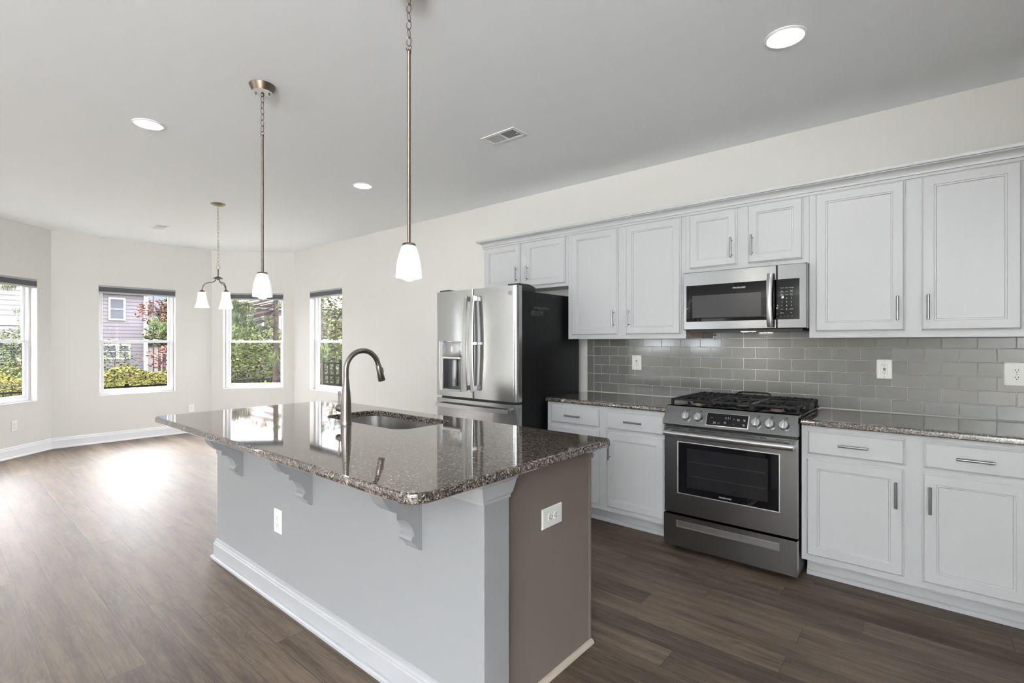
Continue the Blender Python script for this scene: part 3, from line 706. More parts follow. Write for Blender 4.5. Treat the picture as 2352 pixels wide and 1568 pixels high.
for (x0, x1, bl, br, nm) in ((FX0, xm - .004, .03, .008, 'left'), (xm + .004, FX1, .008, .03, 'right')):
    b = MB(); pr = doorprof(x0, x1, FY, 2.950, bl, br)
    if nm == 'left':
        # door leaf with a recessed dispenser niche
        dx0, dx1, dz0, dz1 = -3.215, -3.000, .950, 1.345
        b.prism(pr, 'z', .893, dz0 - .012); b.prism(pr, 'z', dz1 + .006, 1.772)
        prl = doorprof(x0, dx0, FY - .001, 2.950, bl, .001); prr = doorprof(dx1, x1, FY - .001, 2.950, .001, br)
        b.prism(prl, 'z', dz0 - .012, dz1 + .006); b.prism(prr, 'z', dz0 - .012, dz1 + .006)
        b.box(dx0, dx1, FY + .052, 2.950, dz0 - .012, dz1 + .006)
        dl = b.build('door', M_FRSTEEL, fr, 30, world=True)
        b = MB(); b.box(dx0 + .002, dx1 - .002, FY - .012, FY + .050, 1.222, dz1 + .003, .004, 2); b.build('dispenser_panel', M_FRSTEEL, dl, 30, world=True)
        b = MB(); b.box(dx0 + .002, dx1 - .002, FY - .010, FY + .05, 1.207, 1.2218, .002, 1); b.build('dispenser_light_bar', M_FIX, dl, 30, world=True)
        b = MB(); b.box(dx0 + .001, dx1 - .001, FY + .046, FY + .0515, dz0, 1.2068); b.box(dx0 + .001, dx0 + .004, FY - .002, FY + .046, dz0, 1.2068); b.box(dx1 - .004, dx1 - .001, FY - .002, FY + .046, dz0, 1.2068)
        b.build('dispenser_niche', M_DKSTEEL, dl, world=True)
        b = MB(); b.box(-3.125, -3.085, FY + .022, FY + .044, .975, 1.2, .004, 2); b.build('dispenser_paddle', M_CHROME, dl, 30, world=True)
        b = MB(); b.box(dx0 + .002, dx1 - .002, FY - .010, FY + .045, dz0 - .012, dz0 + .004, .003, 1); b.build('drip_tray', M_CHROME, dl, 30, world=True)
    else:
        b.prism(pr, 'z', .893, 1.772); dl = b.build('door', M_FRSTEEL, fr, 30, world=True)
        b = MB(); c = (FX1 - .062, FY - .0045, 1.715); b.lathe([(.017, .001), (.017, -.0015), (.015, -.002)], c, 28, axis='y'); bd = b.build('emblem', M_CHROME, dl, 30, world=True)
        b = MB(); b.tube([(c[0] + .0135 * cos(i * pi / 12), c[1] - .002, c[2] + .0135 * sin(i * pi / 12)) for i in range(24)], .0009, 6, closed=True)
        for s_ in (-1, 1):
            b.tube([(c[0] + s_ * .0045 + .004 * cos(a) , c[1] - .0024, c[2] + .005 * sin(a)) for a in [i * pi / 5 for i in range(1, 10)]], .0007, 5)
        b.tube([(c[0] - .009, c[1] - .0024, c[2] - .004), (c[0], c[1] - .0024, c[2] + .001), (c[0] + .009, c[1] - .0024, c[2] + .004)], .0007, 5)
        b.build('emblem_script', M_DKSTEEL, bd, 30, world=True)
    # bowed handle
    hx = (xm - .038) if nm == 'left' else (xm + .036)
    z0h, z1h = .955, 1.715; n = 20; b = MB(); loops = []
    for i in range(n + 1):
        t = i / n; z = z0h + (z1h - z0h) * t; out = .050 + .022 * sin(pi * t); y = FY - out
        loops.append([(hx - .015, y, z), (hx + .015, y, z), (hx + .013, y + .014, z), (hx - .013, y + .014, z)])
    b.loft(loops); 
    for zz in (z0h + .004, z1h - .042): b.box(hx - .012, hx + .012, FY - .052, FY - .004, zz, zz + .038, .002, 1)
    b.box(hx - .010, hx + .010, FY - .062, FY - .006, (z0h + z1h) / 2 - .012, (z0h + z1h) / 2 + .012, .002, 1) if nm == 'right' else None
    b.build('door_handle', M_CHROME, dl, 30, world=True)
b = MB(); b.prism(doorprof(FX0, FX1, FY, 2.950, .03, .03), 'z', .08, .872); dz = b.build('freezer_drawer', M_FRSTEEL, fr, 30, world=True)
b = MB(); loops = []
for i in range(25):
    t = i / 24; x = FX0 + .05 + (FX1 - FX0 - .1) * t; y = FY - .045 - .02 * sin(pi * t)
    loops.append([(x, y, .806), (x, y, .838), (x, y + .014, .836), (x, y + .014, .808)])
b.loft(loops)
for xx in (FX0 + .05, FX1 - .075): b.box(xx, xx + .025, FY - .046, FY - .002, .808, .836, .002, 1)
b.build('drawer_handle', M_CHROME, dz, 30, world=True)
b = MB(); b.box(FX0 + .02, FX1 - .02, 2.955, 2.962, .872, .893); b.build('gasket', M_BLACK, fr, world=True)
for s_, xx in ((1, FX1 - .012), (-1, FX0 + .012)):
    b = MB(); x0, x1 = sorted((xx, xx - s_ * .11)); b.prism([(2.93, 1.773), (2.93, 1.790), (3.06, 1.790), (3.13, 1.772), (3.13, 1.736), (2.96, 1.736), (2.96, 1.773)], 'x', x0, x1); b.build('hinge_cover', M_BLACK, fr, 30, world=True)
# magnetic rack on the black side
rk = thing('magnetic_rack', 'small black shelf rack hung on the black refrigerator side', 'rack', (FX1, 3.15, 1.56))
b = MB(); x = FX1 - .0015
b.box(x, x + .003, 3.055, 3.225, 1.545, 1.60); b.box(x, x + .05, 3.045, 3.235, 1.598, 1.602); b.box(x + .046, x + .05, 3.045, 3.235, 1.602, 1.615); b.build('shelf', M_BLACK, rk, world=True)
for i in range(6): yy = 3.07 + i * .028; b = MB(); b.tube([(x + .003, yy, 1.553), (x + .014, yy, 1.548), (x + .018, yy, 1.556)], .0016, 6); b.build('hook', M_BLACK, rk, 30, world=True)
for yy in (3.085, 3.195): b = MB(); b.lathe([(.004, .003), (.004, .0045), (.002, .0052)], (x, yy, 1.580), 10, axis='x'); b.build('screw', M_CHROME, rk, 30, world=True)

# ================================================================== MICROWAVE
MX0, MX1, MY = -1.353, -.600, 3.44
mw = thing('microwave', 'stainless over-the-range microwave with black window', 'microwave', ((MX0 + MX1) / 2, 3.63, 1.427))
b = MB(); b.box(MX0 + .004, MX1 - .002, MY + .030, D - .0105, 1.429, 1.8235, .003, 1); b.build('case', M_BLACK, mw, 30, world=True)
b = MB(); b.box(MX0 + .03, MX1 - .03, MY + .035, D - .04, 1.4150, 1.4288); b.build('vent_grille', M_BLACK, mw, world=True)
b = MB(); b.box(-1.01, -.93, MY + .13, MY + .18, 1.4142, 1.4149); b.build('cooktop_lamp', M_TASK, mw, world=True)
xs = -.763
b = MB(); b.rings(MX0, xs - .0015, 1.428, 1.822, MY + .028, [(0, 0), (0, .024), (.002, .027), (.004, .028)]); md = b.build('door', M_STEEL, mw, 20, world=True)
b = MB(); b.rings(-1.331, xs - .0014, 1.483, 1.731, MY + .0002, [(0, 0), (0, .0012), (.0012, .0016)]); gl = b.build('door_glass', M_GLASSBLK, md, 20, world=True)
b = MB(); b.box(-1.288, -.853, MY - .0022, MY - .0015, 1.509, 1.660); b.build('viewing_window', M_WINMW, gl, world=True)
text('brand_lettering', 'FRIGIDAIRE', .0135, M_TXT, gl, (-.985, MY - .0018, 1.697), sx=1.15)
b = MB(); n = 18; loops = []
for i in range(n + 1):
    t = i / n; z = 1.437 + .334 * t; y = MY - .020 - .028 * sin(pi * t) ** .7; hw = .016 + .002 * cos(pi * t) ** 2
    loops.append([(-.797 - hw, y + .004, z), (-.797 - hw * .4, y - .003, z), (-.797 + hw * .4, y - .003, z), (-.797 + hw, y + .004, z), (-.797 + hw * .7, y + .010, z), (-.797 - hw * .7, y + .010, z)])
b.loft(loops)
for z in (1.448, 1.736): b.box(-.807, -.787, MY - .028, MY + .001, z, z + .022, .002, 1)
b.build('door_handle', M_CHROME, md, 50, world=True)
b = MB(); b.rings(xs + .0015, MX1, 1.428, 1.822, MY + .028, [(0, 0), (0, .024), (.002, .027), (.004, .028)]); cp = b.build('control_panel', M_STEEL, mw, 20, world=True)
b = MB(); b.rings(-.7785, -.638, 1.484, 1.731, MY + .0002, [(0, 0), (0, .0012), (.0015, .0016)]); kp = b.build('keypad', M_GLASSBLK, cp, 20, world=True)
xk = [-.734, -.708, -.682]; ty = MY - .0018
for r, row in enumerate([('Popcorn', 'Potato', 'Beverage'), ('Melt\nSoften', 'Reheat', 'Cook\nTime'), ('Auto\nDefrost', 'Frozen', 'Power\nLevel')]):
    for c_, s_ in enumerate(row): text('key_print', s_, .0062, M_TXT, kp, (xk[c_], ty, 1.677 - r * .0215))
for r, row in enumerate(['123', '456', '789']):
    for c_, s_ in enumerate(row): text('key_digit', s_, .0105, M_TXT, kp, (xk[c_], ty, 1.6125 - r * .0225))
text('key_print', 'STOP', .0065, M_TXTG, kp, (xk[0], ty, 1.545)); text('key_digit', '0', .0105, M_TXT, kp, (xk[1], ty, 1.545)); text('key_print', 'START', .0072, M_TXT, kp, (xk[2], ty, 1.545))
text('key_print', '+30 sec', .0055, M_TXT, kp, (xk[0], ty, 1.523)); text('key_print', 'light', .0055, M_TXT, kp, (xk[2], ty, 1.523))
for i in range(4):
    b = MB(); b.tube([(-.740 + i * .0205 + .0045 * cos(a), ty, 1.504 + .0045 * sin(a)) for a in [j * pi / 6 for j in range(12)]], .0004, 5, closed=True); b.build('key_symbol', M_TXTG, kp, world=True)
# clear hooks on the tile under the microwave
for x_, w_, l_ in ((-1.262, .012, 'small clear hook on the tile under the left end of the microwave'), (-.606, .013, 'small clear hook on the tile under the right end of the microwave')):
    hk = thing('wall_hook', l_, 'hook', (x_, D - .009, 1.385), 0, 'clear hooks under the microwave')
    b = MB(); b.lathe([(w_ * .7, 0), (w_ * .7, -.002), (w_ * .4, -.004)], (0, 0, .012), 20, axis='y'); b.build('suction_pad', M_CLEAR, hk, 40)
    b = MB(); b.tube([(w_ * .85 * cos(a), -.007, -.004 + .019 * sin(a)) for a in [q * pi / 12 for q in range(24)]], .0016, 8, closed=True); b.build('hook_loop', M_CHROME, hk, 40)

# ================================================================== RANGE
RX0, RX1, RY = -1.362, -.594, 3.15
rg = thing('gas_range', 'stainless slide-in gas range between the white base cabinets', 'range', ((RX0 + RX1) / 2, 3.45, 0))
b = MB(); b.box(RX0 + .006, RX1 - .004, RY + .03, D - .03, .03, .905); b.build('body', M_BLACK, rg, world=True)
for xx in (RX0 + .06, RX1 - .06):
    for yy in (RY + .09, D - .09): b = MB(); b.lathe([(.018, .001), (.018, .012), (.010, .014), (.010, .032)], (xx, yy, 0), 14); b.build('foot', M_BLACK, rg, 40, world=True)
# drawer with a recessed slot pull
b = MB(); zz = (.043, .240); sl = (-1.277, -.686, .165, .207)
b.box(RX0, RX1, RY + .002, RY + .028, zz[0], zz[1])
def plate(b, x0, x1, z0, z1, hx0, hx1, hz0, hz1, y, yb):
    for q in ((x0, hx0, z0, z1), (hx1, x1, z0, z1), (hx0, hx1, z0, hz0), (hx0, hx1, hz1, z1)): b.box(q[0], q[1], y, yb, q[2], q[3])
plate(b, RX0, RX1, zz[0], zz[1], *sl, RY - .012, RY + .002)
dw = b.build('storage_drawer', M_STEEL, rg, world=True)
b = MB(); b.loft([[(sl[0] + i, RY - .0125 + d, sl[2] + i * .8), (sl[1] - i, RY - .0125 + d, sl[2] + i * .8), (sl[1] - i, RY - .0125 + d, sl[3] - i * .8), (sl[0] + i, RY - .0125 + d, sl[3] - i * .8)] for i, d in ((-.002, 0), (0, -.0005), (.003, .004), (.006, .011))], cap0=False)
b.build('slot_pull', M_CHROME, dw, 20, world=True)
# oven door
b = MB(); plate(b, RX0, RX1, .252, .800, -1.274, -.686, .380, .707, RY, RY + .026); b.box(RX0 + .01, RX1 - .01, RY + .012, RY + .028, .30, .75)
od = b.build('oven_door', M_STEEL, rg, world=True)
b = MB(); b.loft([[(-1.274 + i, RY - h_, .380 + i), (-.686 - i, RY - h_, .380 + i), (-.686 - i, RY - h_, .707 - i), (-1.274 + i, RY - h_, .707 - i)] for i, h_ in ((-.003, -.001), (-.003, .003), (.0, .004), (.003, .003), (.004, -.002))], False, False); b.build('window_bezel', M_CHROME, od, 20, world=True)
b = MB(); b.box(-1.271, -.689, RY - .001, RY + .010, .383, .704); og = b.build('oven_glass', M_GLASSBLK, od, world=True)
b = MB(); b.rings(-1.215, -.745, .425, .672, RY - .0008, [(0, 0), (0, .0006), (.002, .0006)]); b.build('viewing_window', M_WINBLK, og, world=True)
text('brand_lettering', 'FRIGIDAIRE', .0125, M_TXT, og, (-.981, RY - .0012, .400), sx=1.15)
b = MB()
for zr in (.50, .59): b.bar((-1.20, RY - .0016, zr), (-.76, RY - .0016, zr), .0006, .0012)
b.build('oven_rack', M_DKSTEEL, og, world=True)
b = MB(); loops = []
for i in range(25):
    t = i / 24; x = RX0 + .012 + (RX1 - RX0 - .024) * t; y = RY - .042 - .006 * sin(pi * t)
    loops.append([(x, y + .015 * cos(a), .762 + .018 * sin(a)) for a in [k_ * pi / 8 for k_ in range(16)]])
b.loft(loops)
for xx in (RX0 + .014, RX1 - .044): b.box(xx, xx + .03, RY - .042, RY + .001, .750, .774, .002, 1)
b.build('door_handle', M_CHROME, od, 40, world=True)
b = MB()
for q in ((.01, .11), (.16, .20), (.235, .38), (.405, .55), (.575, .61), (.66, .755)):
    b.box(RX0 + q[0], RX0 + q[1], RY - .0008, RY + .001, .789, .793)
    b.box(RX0 + q[0], RX0 + q[1], RY - .0008, RY + .001, .734, .737)
b.build('vent_slots', M_BLACK, od, world=True)
# control panel: leaning face
cpz0, cpz1 = .815, .932; cy0, cy1 = RY - .022, RY + .028
b = MB(); b.prism([(cy0, cpz0), (cy0 - .004, cpz0 + .006), (cy1 - .004, cpz1 - .004), (cy1, cpz1), (cy1 + .055, cpz1), (cy1 + .055, cpz0)], 'x', RX0, RX1); rp = b.build('control_panel', M_STEEL, rg, 25, world=True)
nv = Vector((0, -(cpz1 - .004 - cpz0 - .006), (cy1 - cy0))).normalized()   # outward normal of the face
upv = Vector((0, cy1 - cy0, cpz1 - .01 - cpz0)).normalized()
def onface(x, s, out=0): return Vector((x, cy0 - .004, cpz0 + .006)) + upv * s + nv * out
FL = (onface(0, .1).z)
ang = math.atan2(cy1 - cy0, cpz1 - cpz0 - .01)
def faceplate(x0, x1, s0, s1, out, th, m, name, parent, bev=0):
    b = MB(); b.loft([[onface(x0 + i, s0 + i, o_), onface(x1 - i, s0 + i, o_), onface(x1 - i, s1 - i, o_), onface(x0 + i, s1 - i, o_)] for i, o_ in ((0, out), (0, out + th), (bev, out + th + bev * .3))]); return b.build(name, m, parent, 20, world=True)
bz = faceplate(-1.094, -.847, .014, .098, 0, .0015, M_CHROME, 'display_bezel', rp, .002)
ds = faceplate(-1.089, -.852, .018, .094, .0022, .0006, M_GLASSBLK, 'display', rp, .001)
def ftext(s_, size, x, s, m=M_TXT): text('display_print', s_, size, m, ds, tuple(onface(x, s, .0036)), rot=(pi / 2 - ang, 0, 0), ext=.0001)
ftext('5:11', .020, -.965, .068, M_TXTG); ftext('Bake\nTime', .007, -.905, .064); ftext('Clear\nOff', .007, -.872, .064); ftext('Start\nSet', .007, -.872, .034); ftext('Timer\nClock', .007, -1.040, .034)
ftext('Broil', .007, -1.015, .034); ftext('Bake\nProbe', .006, -.978, .040); ftext('^', .013, -.930, .064); ftext('v', .010, -.930, .036); ftext('on off', .006, -1.062, .066)
for i, x in enumerate((-1.218, -1.141, -.806, -.734, -.661)):
    kn = MB(); c = onface(x, .056, 0); rot = Matrix.Translation(c) @ nv.to_track_quat('Z', 'Y').to_matrix().to_4x4()
    kn.lathe([(.0275, .0006), (.0275, .006), (.0255, .010), (.0235, .022), (.022, .024)], (0, 0, 0), 32); kn.box(-.0055, .0055, -.0235, .0235, .022, .040, .002, 2)
    kn.bm.transform(rot @ Matrix.Rotation(0, 4, 'Z')); kn.build('knob', M_CHROME, rp, 35, world=True)
    mk = MB(); cc = onface(x + .008, .100, .0006)
    for q in ((-.007, 0, .007, 0), (-.007, .008, .007, .008), (-.007, 0, -.007, .008), (.007, 0, .007, .008)):
        p0 = cc + Vector((q[0], 0, 0)) + upv * (q[1] - .004); p1 = cc + Vector((q[2], 0, 0)) + upv * (q[3] - .004); mk.bar(p0, p1, .0009, .0006, up=nv)
    mk.lathe([(.0016, 0), (.0016, .0008)], tuple(cc + Vector((.004, 0, 0))), 8)
    mk.build('burner_mark', M_BLACK, rp, world=True)
# gap under the panel and cooktop
b = MB(); b.box(RX0 + .004, RX1 - .004, RY + .006, RY + .04, .800, .8148); b.build('gap_strip', M_BLACK, rg, world=True)
ck = MB(); ck.box(RX0 - .0, RX1 + .003, cy1 + .0555, D - .016, .9155, .928, .004, 2); ck.box(RX0 + .01, RX1 - .01, cy1 + .056, D - .03, .905, .9155); ckt = ck.build('cooktop', M_ENAMEL, rg, 30, world=True)
ya, yb_ = cy1 + .075, D - .045
for (x, y, r) in ((-1.215, ya + .11, .042), (-1.215, yb_ - .12, .034), (-.978, (ya + yb_) / 2, .045), (-.742, ya + .11, .034), (-.742, yb_ - .12, .042)):
    b = MB(); b.lathe([(r * 1.15, .9282), (r * 1.15, .932), (r, .934), (r, .941)], (x, y, 0), 28); b.build('burner_ring', M_BURN, ckt, 40, world=True)
    b = MB(); b.lathe([(r * .9, .9412), (r * .92, .946), (r * .8, .950)], (x, y, 0), 28); b.build('burner_cap', M_IRON, ckt, 40, world=True)
def grate(x0, x1, kind):
    b = MB(); zt = .967; w = .011; y0, y1 = ya - .008, yb_ + .012
    for x in (x0, x1): b.bar((x, y0, zt), (x, y1, zt), w, .012)
    for y in (y0, (y0 + y1) / 2, y1): b.bar((x0, y, zt), (x1, y, zt), w, .012)
    for (x, y) in ((x0, y0), (x1, y0), (x0, y1), (x1, y1), (x0, (y0 + y1) / 2), (x1, (y0 + y1) / 2)): b.box(x - .009, x + .009, y - .008, y + .008, .9285, zt + .004, .003, 1)
    xc = (x0 + x1) / 2
    for yc in ((y0 * .74 + y1 * .26), (y0 * .26 + y1 * .74)):
        for i in range(8):
            a = i * pi / 4 + (pi / 8 if kind else 0)
            L0, L1 = .022, .112
            p = (xc + L0 * cos(a), yc + L0 * sin(a), zt + .003); q = (max(x0, min(x1, xc + L1 * cos(a))), max(y0, min(y1, yc + L1 * sin(a))), zt + .003)
            b.bar(p, q, .008, .014)
    for i in range(1, 5):
        y = y0 + (y1 - y0) * (.5 + (i - 2.5) * .055); b.bar((x0, y, zt), (x1, y, zt), .008, .012)
    for i in range(5):     # raised front and rear fingers
        x = x0 + (x1 - x0) * (i + .5) / 5
        b.bar((x, y0 - .002, zt + .002), (x, y0 + .06, zt + .004), .009, .014); b.bar((x, y1, zt + .002), (x, y1 - .06, zt + .004), .009, .014)
    b.build('grate', M_IRON, rg, world=True)
gw = (RX1 - RX0 - .02) / 3
for i in range(3): grate(RX0 + .012 + i * gw + .003, RX0 + .012 + (i + 1) * gw - .008, i == 1)
# griddle-style raised rail of the centre grate
b = MB(); xa, xb = RX0 + .012 + gw + .01, RX0 + .012 + 2 * gw - .014
b.tube([(xa, yb_ - .12, .975), (xa + .01, yb_ - .02, .985), (xa + .03, yb_ + .005, .992), (xb - .03, yb_ + .005, .992), (xb - .01, yb_ - .02, .985), (xb, yb_ - .12, .975)], .006, 8); b.build('centre_rail', M_IRON, rg, 40, world=True)

# ================================================================== CEILING FIXTURES
def downlight(x, y, label, r=.088):
    t = thing('recessed_light', label, 'ceiling light', (x, y, H), 0, 'recessed ceiling lights')
    b = MB(); rf = [(r * .80, -.0008), (r * .82, -.007), (r * .90, -.009), (r, -.004), (r, -.0005)]
    b.lathe(rf + [(r * .80, -.0008)], (0, 0, 0), 48, False, False); b.build('trim_ring', M_FIX, t, 40)
    b = MB(); b.lathe([(r * .79, -.0045), (r * .60, -.0012)], (0, 0, 0), 40, False, False); b.build('baffle', M_CAN2, t, 60)
    b = MB(); b.disc((0, 0, -.0010), r * .60, 40); b.build('lamp_face', M_CAN, t)
    return t
M_CAN2 = emis('can_reflector', (1, .99, .97), 1.1)
downlight(-.543, 2.61, 'recessed ceiling light nearest, upper right above the range aisle')
downlight(-3.92, .972, 'recessed ceiling light at the upper left of the photo')
downlight(-3.975, 2.605, 'small-looking recessed ceiling light between the two pendant lamps')
downlight(-.54, .972, 'recessed ceiling light above the camera, outside the photo')
def register(x, y, rz, label, w=.30, d=.15):
    t = thing('ceiling_vent', label, 'vent', (x, y, H), rz, 'ceiling supply registers')
    b = MB()
    for q in ((-w / 2, w / 2, -d / 2, -d / 2 + .024), (-w / 2, w / 2, d / 2 - .024, d / 2), (-w / 2, -w / 2 + .026, -d / 2 + .024, d / 2 - .024), (w / 2 - .026, w / 2, -d / 2 + .024, d / 2 - .024), (-.006, .006, -d / 2 + .024, d / 2 - .024)): b.box(q[0], q[1], q[2], q[3], -.006, -.0005, .0015, 1)
    b.build('frame', M_FIX, t, 30)
    b = MB(); b.box(-w / 2 + .02, w / 2 - .02, -d / 2 + .02, d / 2 - .02, -.0010, -.0003); b.build('duct_opening', M_SLOT, t)
    for sg in (-1, 1):
        b = MB(); n_ = 11 if sg < 0 else 9
        for i in range(n_):
            xx = sg * (.014 + i * (w / 2 - .044) / (n_ - 1))
            b.bar((xx, -d / 2 + .022, -.0045), (xx, d / 2 - .022, -.0045), .0018 if sg > 0 else .0050, .0016 if sg > 0 else .0012)
        b.build('louvers', M_FIX, t)
    b = MB(); b.bar((w / 2 - .018, .01, -.006), (w / 2 - .040, -.004, -.016), .005, .002); b.build('lever', M_FIX, t)
    return t
register(-2.285, 2.61, 0, 'white ceiling vent nearest, above between the refrigerator and island')
register(-7.30, 1.92, 0, 'far white ceiling vent near the bay windows')

def chain(b, p0, p1, n, L=None, w=.0095, r=.0017):
    p0, p1 = Vector(p0), Vector(p1); d = (p1 - p0); pitch = d.length / n; h_ = pitch * .5 + r * 1.6
    for i in range(n):
        c = p0 + d * ((i + .5) / n); a = 0 if i % 2 else pi / 2; a += .35
        pts = []
        for k_ in range(20):
            t = 2 * pi * k_ / 20; xx = w * cos(t) * (1 if abs(sin(t)) < .8 else .9); zz = h_ * math.copysign(abs(sin(t)) ** .8, sin(t))
            pts.append(c + Vector((xx * cos(a), xx * sin(a), zz)))
        b.tube(pts, r, 6, closed=True)
def pendant(x, y, label):
    t = thing('pendant_lamp', label, 'pendant lamp', (x, y, H), 0, 'pendant lamps over the island')
    b = MB(); b.lathe([(.052, -.038), (.0655, -.006), (.0675, -.001)], (0, 0, 0), 40, False, False); cn = b.build('canopy', M_NICKEL, t, 40)
    b = MB(); b.disc((0, 0, -.0379), .0522, 40); b.build('canopy_plate', M_FIX, cn)
    b = MB()
    for s_ in (-1, 1): b.lathe([(.005, -.049), (.006, -.046), (.004, -.0425), (.004, -.0381)], (s_ * .035 * .65, s_ * .035 * .76, 0), 12)
    b.build('canopy_screw', M_NICKEL, cn, 40)
    b = MB(); b.lathe([(.005, -.060), (.008, -.056), (.009, -.046), (.006, -.0381)], (0, 0, 0), 16); b.build('chain_loop', M_NICKEL, cn, 40)
    b = MB(); chain(b, (0, 0, -.060), (0, 0, -.256), 6); b.tube([(.011 * cos(a), .004 * cos(a), -.264 + .010 * sin(a)) for a in [i * pi / 8 for i in range(16)]], .0018, 6, closed=True); b.build('chain', M_NICKEL, t, 50)
    b = MB(); b.lathe([(.0075, -.272), (.0085, -.276), (.0085, -.282), (.0068, -.284), (.0068, -1.036)], (0, 0, 0), 16); b.build('rod', M_NICKEL, t, 40)
    b = MB(); b.lathe([(.008, -1.030), (.024, -1.034), (.0265, -1.038), (.0265, -1.043)], (0, 0, 0), 32); b.build('shade_cap', M_NICKEL, t, 40)
    pr = [(.0255, -1.0435), (.0295, -1.050), (.038, -1.075), (.0455, -1.105), (.0495, -1.135), (.0510, -1.160), (.0512, -1.168)]
    inn = [(r - .003, z) for r, z in reversed(pr)]
    b = MB(); b.lathe(pr + inn, (0, 0, 0), 40, False, False); b.build('glass_shade', M_SHADE, t, 50)
    b = MB(); b.lathe([(.010, -1.060), (.014, -1.09), (.024, -1.115), (.0305, -1.145), (.028, -1.165), (.018, -1.1775), (.006, -1.181)], (0, 0, 0), 24); b.build('bulb', M_BULB, t, 60)
    return t
pendant(-1.590, 1.250, 'nearer pendant lamp with long rod, in front of the refrigerator')
pendant(-2.858, 1.235, 'farther pendant lamp over the island, in front of the third window')

# three-arm chandelier
ch = thing('chandelier', 'small three-arm chandelier with bell shades in the breakfast bay', 'chandelier', (-5.631, 1.99, H))
b = MB(); b.lathe([(.02, -.026), (.05, -.018), (.066, -.006), (.068, -.001)], (0, 0, 0), 36); b.build('canopy', M_NICKELL, ch, 40)
b = MB(); b.lathe([(.004, -.046), (.007, -.040), (.007, -.026)], (0, 0, 0), 14); chain(b, (0, 0, -.045), (0, 0, -.625), 16, r=.0019, w=.011); b.tube([(.020 * cos(a) * .75, .020 * cos(a) * .65, -.650 + .023 * sin(a)) for a in [i * pi / 10 for i in range(20)]], .0026, 8, closed=True); b.build('chain', M_NICKELL, ch, 50)
b = MB(); b.lathe([(.006, -.672), (.0085, -.676), (.0085, -.682), (.006, -.684), (.006, -.748)], (0, 0, 0), 14); b.lathe([(.008, -.745), (.018, -.748), (.036, -.757), (.045, -.766), (.043, -.769), (.012, -.769), (.012, -.776), (.008, -.780)], (0, 0, 0), 30); b.build('hub', M_NICKEL, ch, 40)
view = Vector((-cos(YAW), sin(YAW), 0)); rt = Vector((sin(YAW), cos(YAW), 0))
for ang_ in (210.3, 330.3, 90.3):
    a = radians(ang_); dv = rt * cos(a) + view * sin(a); R_ = .140
    prof = [(.018, -.770), (.022, -.785), (.036, -.800), (.060, -.808), (.085, -.812), (.110, -.822), (.126, -.840), (.137, -.865), (.140, -.893)]
    b = MB(); b.tube([(dv.x * r, dv.y * r, z) for r, z in prof], .0042, 10, up=(0, 0, 1) if False else None); am = b.build('arm', M_NICKEL, ch, 50)
    cx_, cy_ = dv.x * R_, dv.y * R_
    b = MB(); b.lathe([(.007, -.890), (.012, -.893), (.024, -.902), (.029, -.908), (.029, -.910)], (cx_, cy_, 0), 24); b.build('socket_cap', M_NICKEL, ch, 40)
    pr = [(.036, -.9105), (.037, -.935), (.040, -.965), (.046, -1.0), (.0545, -1.035), (.066, -1.066)]
    b = MB(); b.lathe(pr + [(r - .003, z) for r, z in reversed(pr)], (cx_, cy_, 0), 32, False, False); sh_ = b.build('glass_shade', M_SHADE, ch, 50)
    b = MB(); b.lathe([(.010, -.93), (.022, -.960), (.027, -.985), (.022, -1.005), (.006, -1.014)], (cx_, cy_, 0), 18); b.build('bulb', M_BULB, ch, 60)

# ceiling fan behind the camera (seen as a reflection in the microwave door)
fn = thing('ceiling_fan', 'ceiling fan with lit bowl, seen reflected in the microwave door', 'ceiling fan', (-2.77, -3.85, H))
b = MB(); b.lathe([(.065, -.001), (.06, -.04), (.015, -.05), (.015, -.22), (.06, -.225), (.10, -.25), (.10, -.32), (.05, -.35)], (0, 0, 0), 32); b.build('motor', M_CHROME, fn, 40)
for i in range(5):
    a = 2 * pi * i / 5 + .3; b = MB(); c, s_ = cos(a), sin(a)
    L_ = [(r * c - w * s_, r * s_ + w * c, z) for r, w, z in ((.12, -.02, -.30), (.22, -.06, -.295), (.62, -.07, -.295), (.66, -.04, -.295), (.66, .04, -.285), (.62, .07, -.28), (.22, .06, -.28), (.12, .02, -.29))]
    b.loft([L_, [(x, y, z - .007) for x, y, z in L_]]); b.build('blade', mat('fan_blade', (.10, .07, .05), .4), fn)
b = MB(); b.lathe([(.15, -.36), (.15, -.375), (.13, -.42), (.08, -.455), (.02, -.468)], (0, 0, 0), 32); b.build('light_bowl', M_FANB, fn, 60)

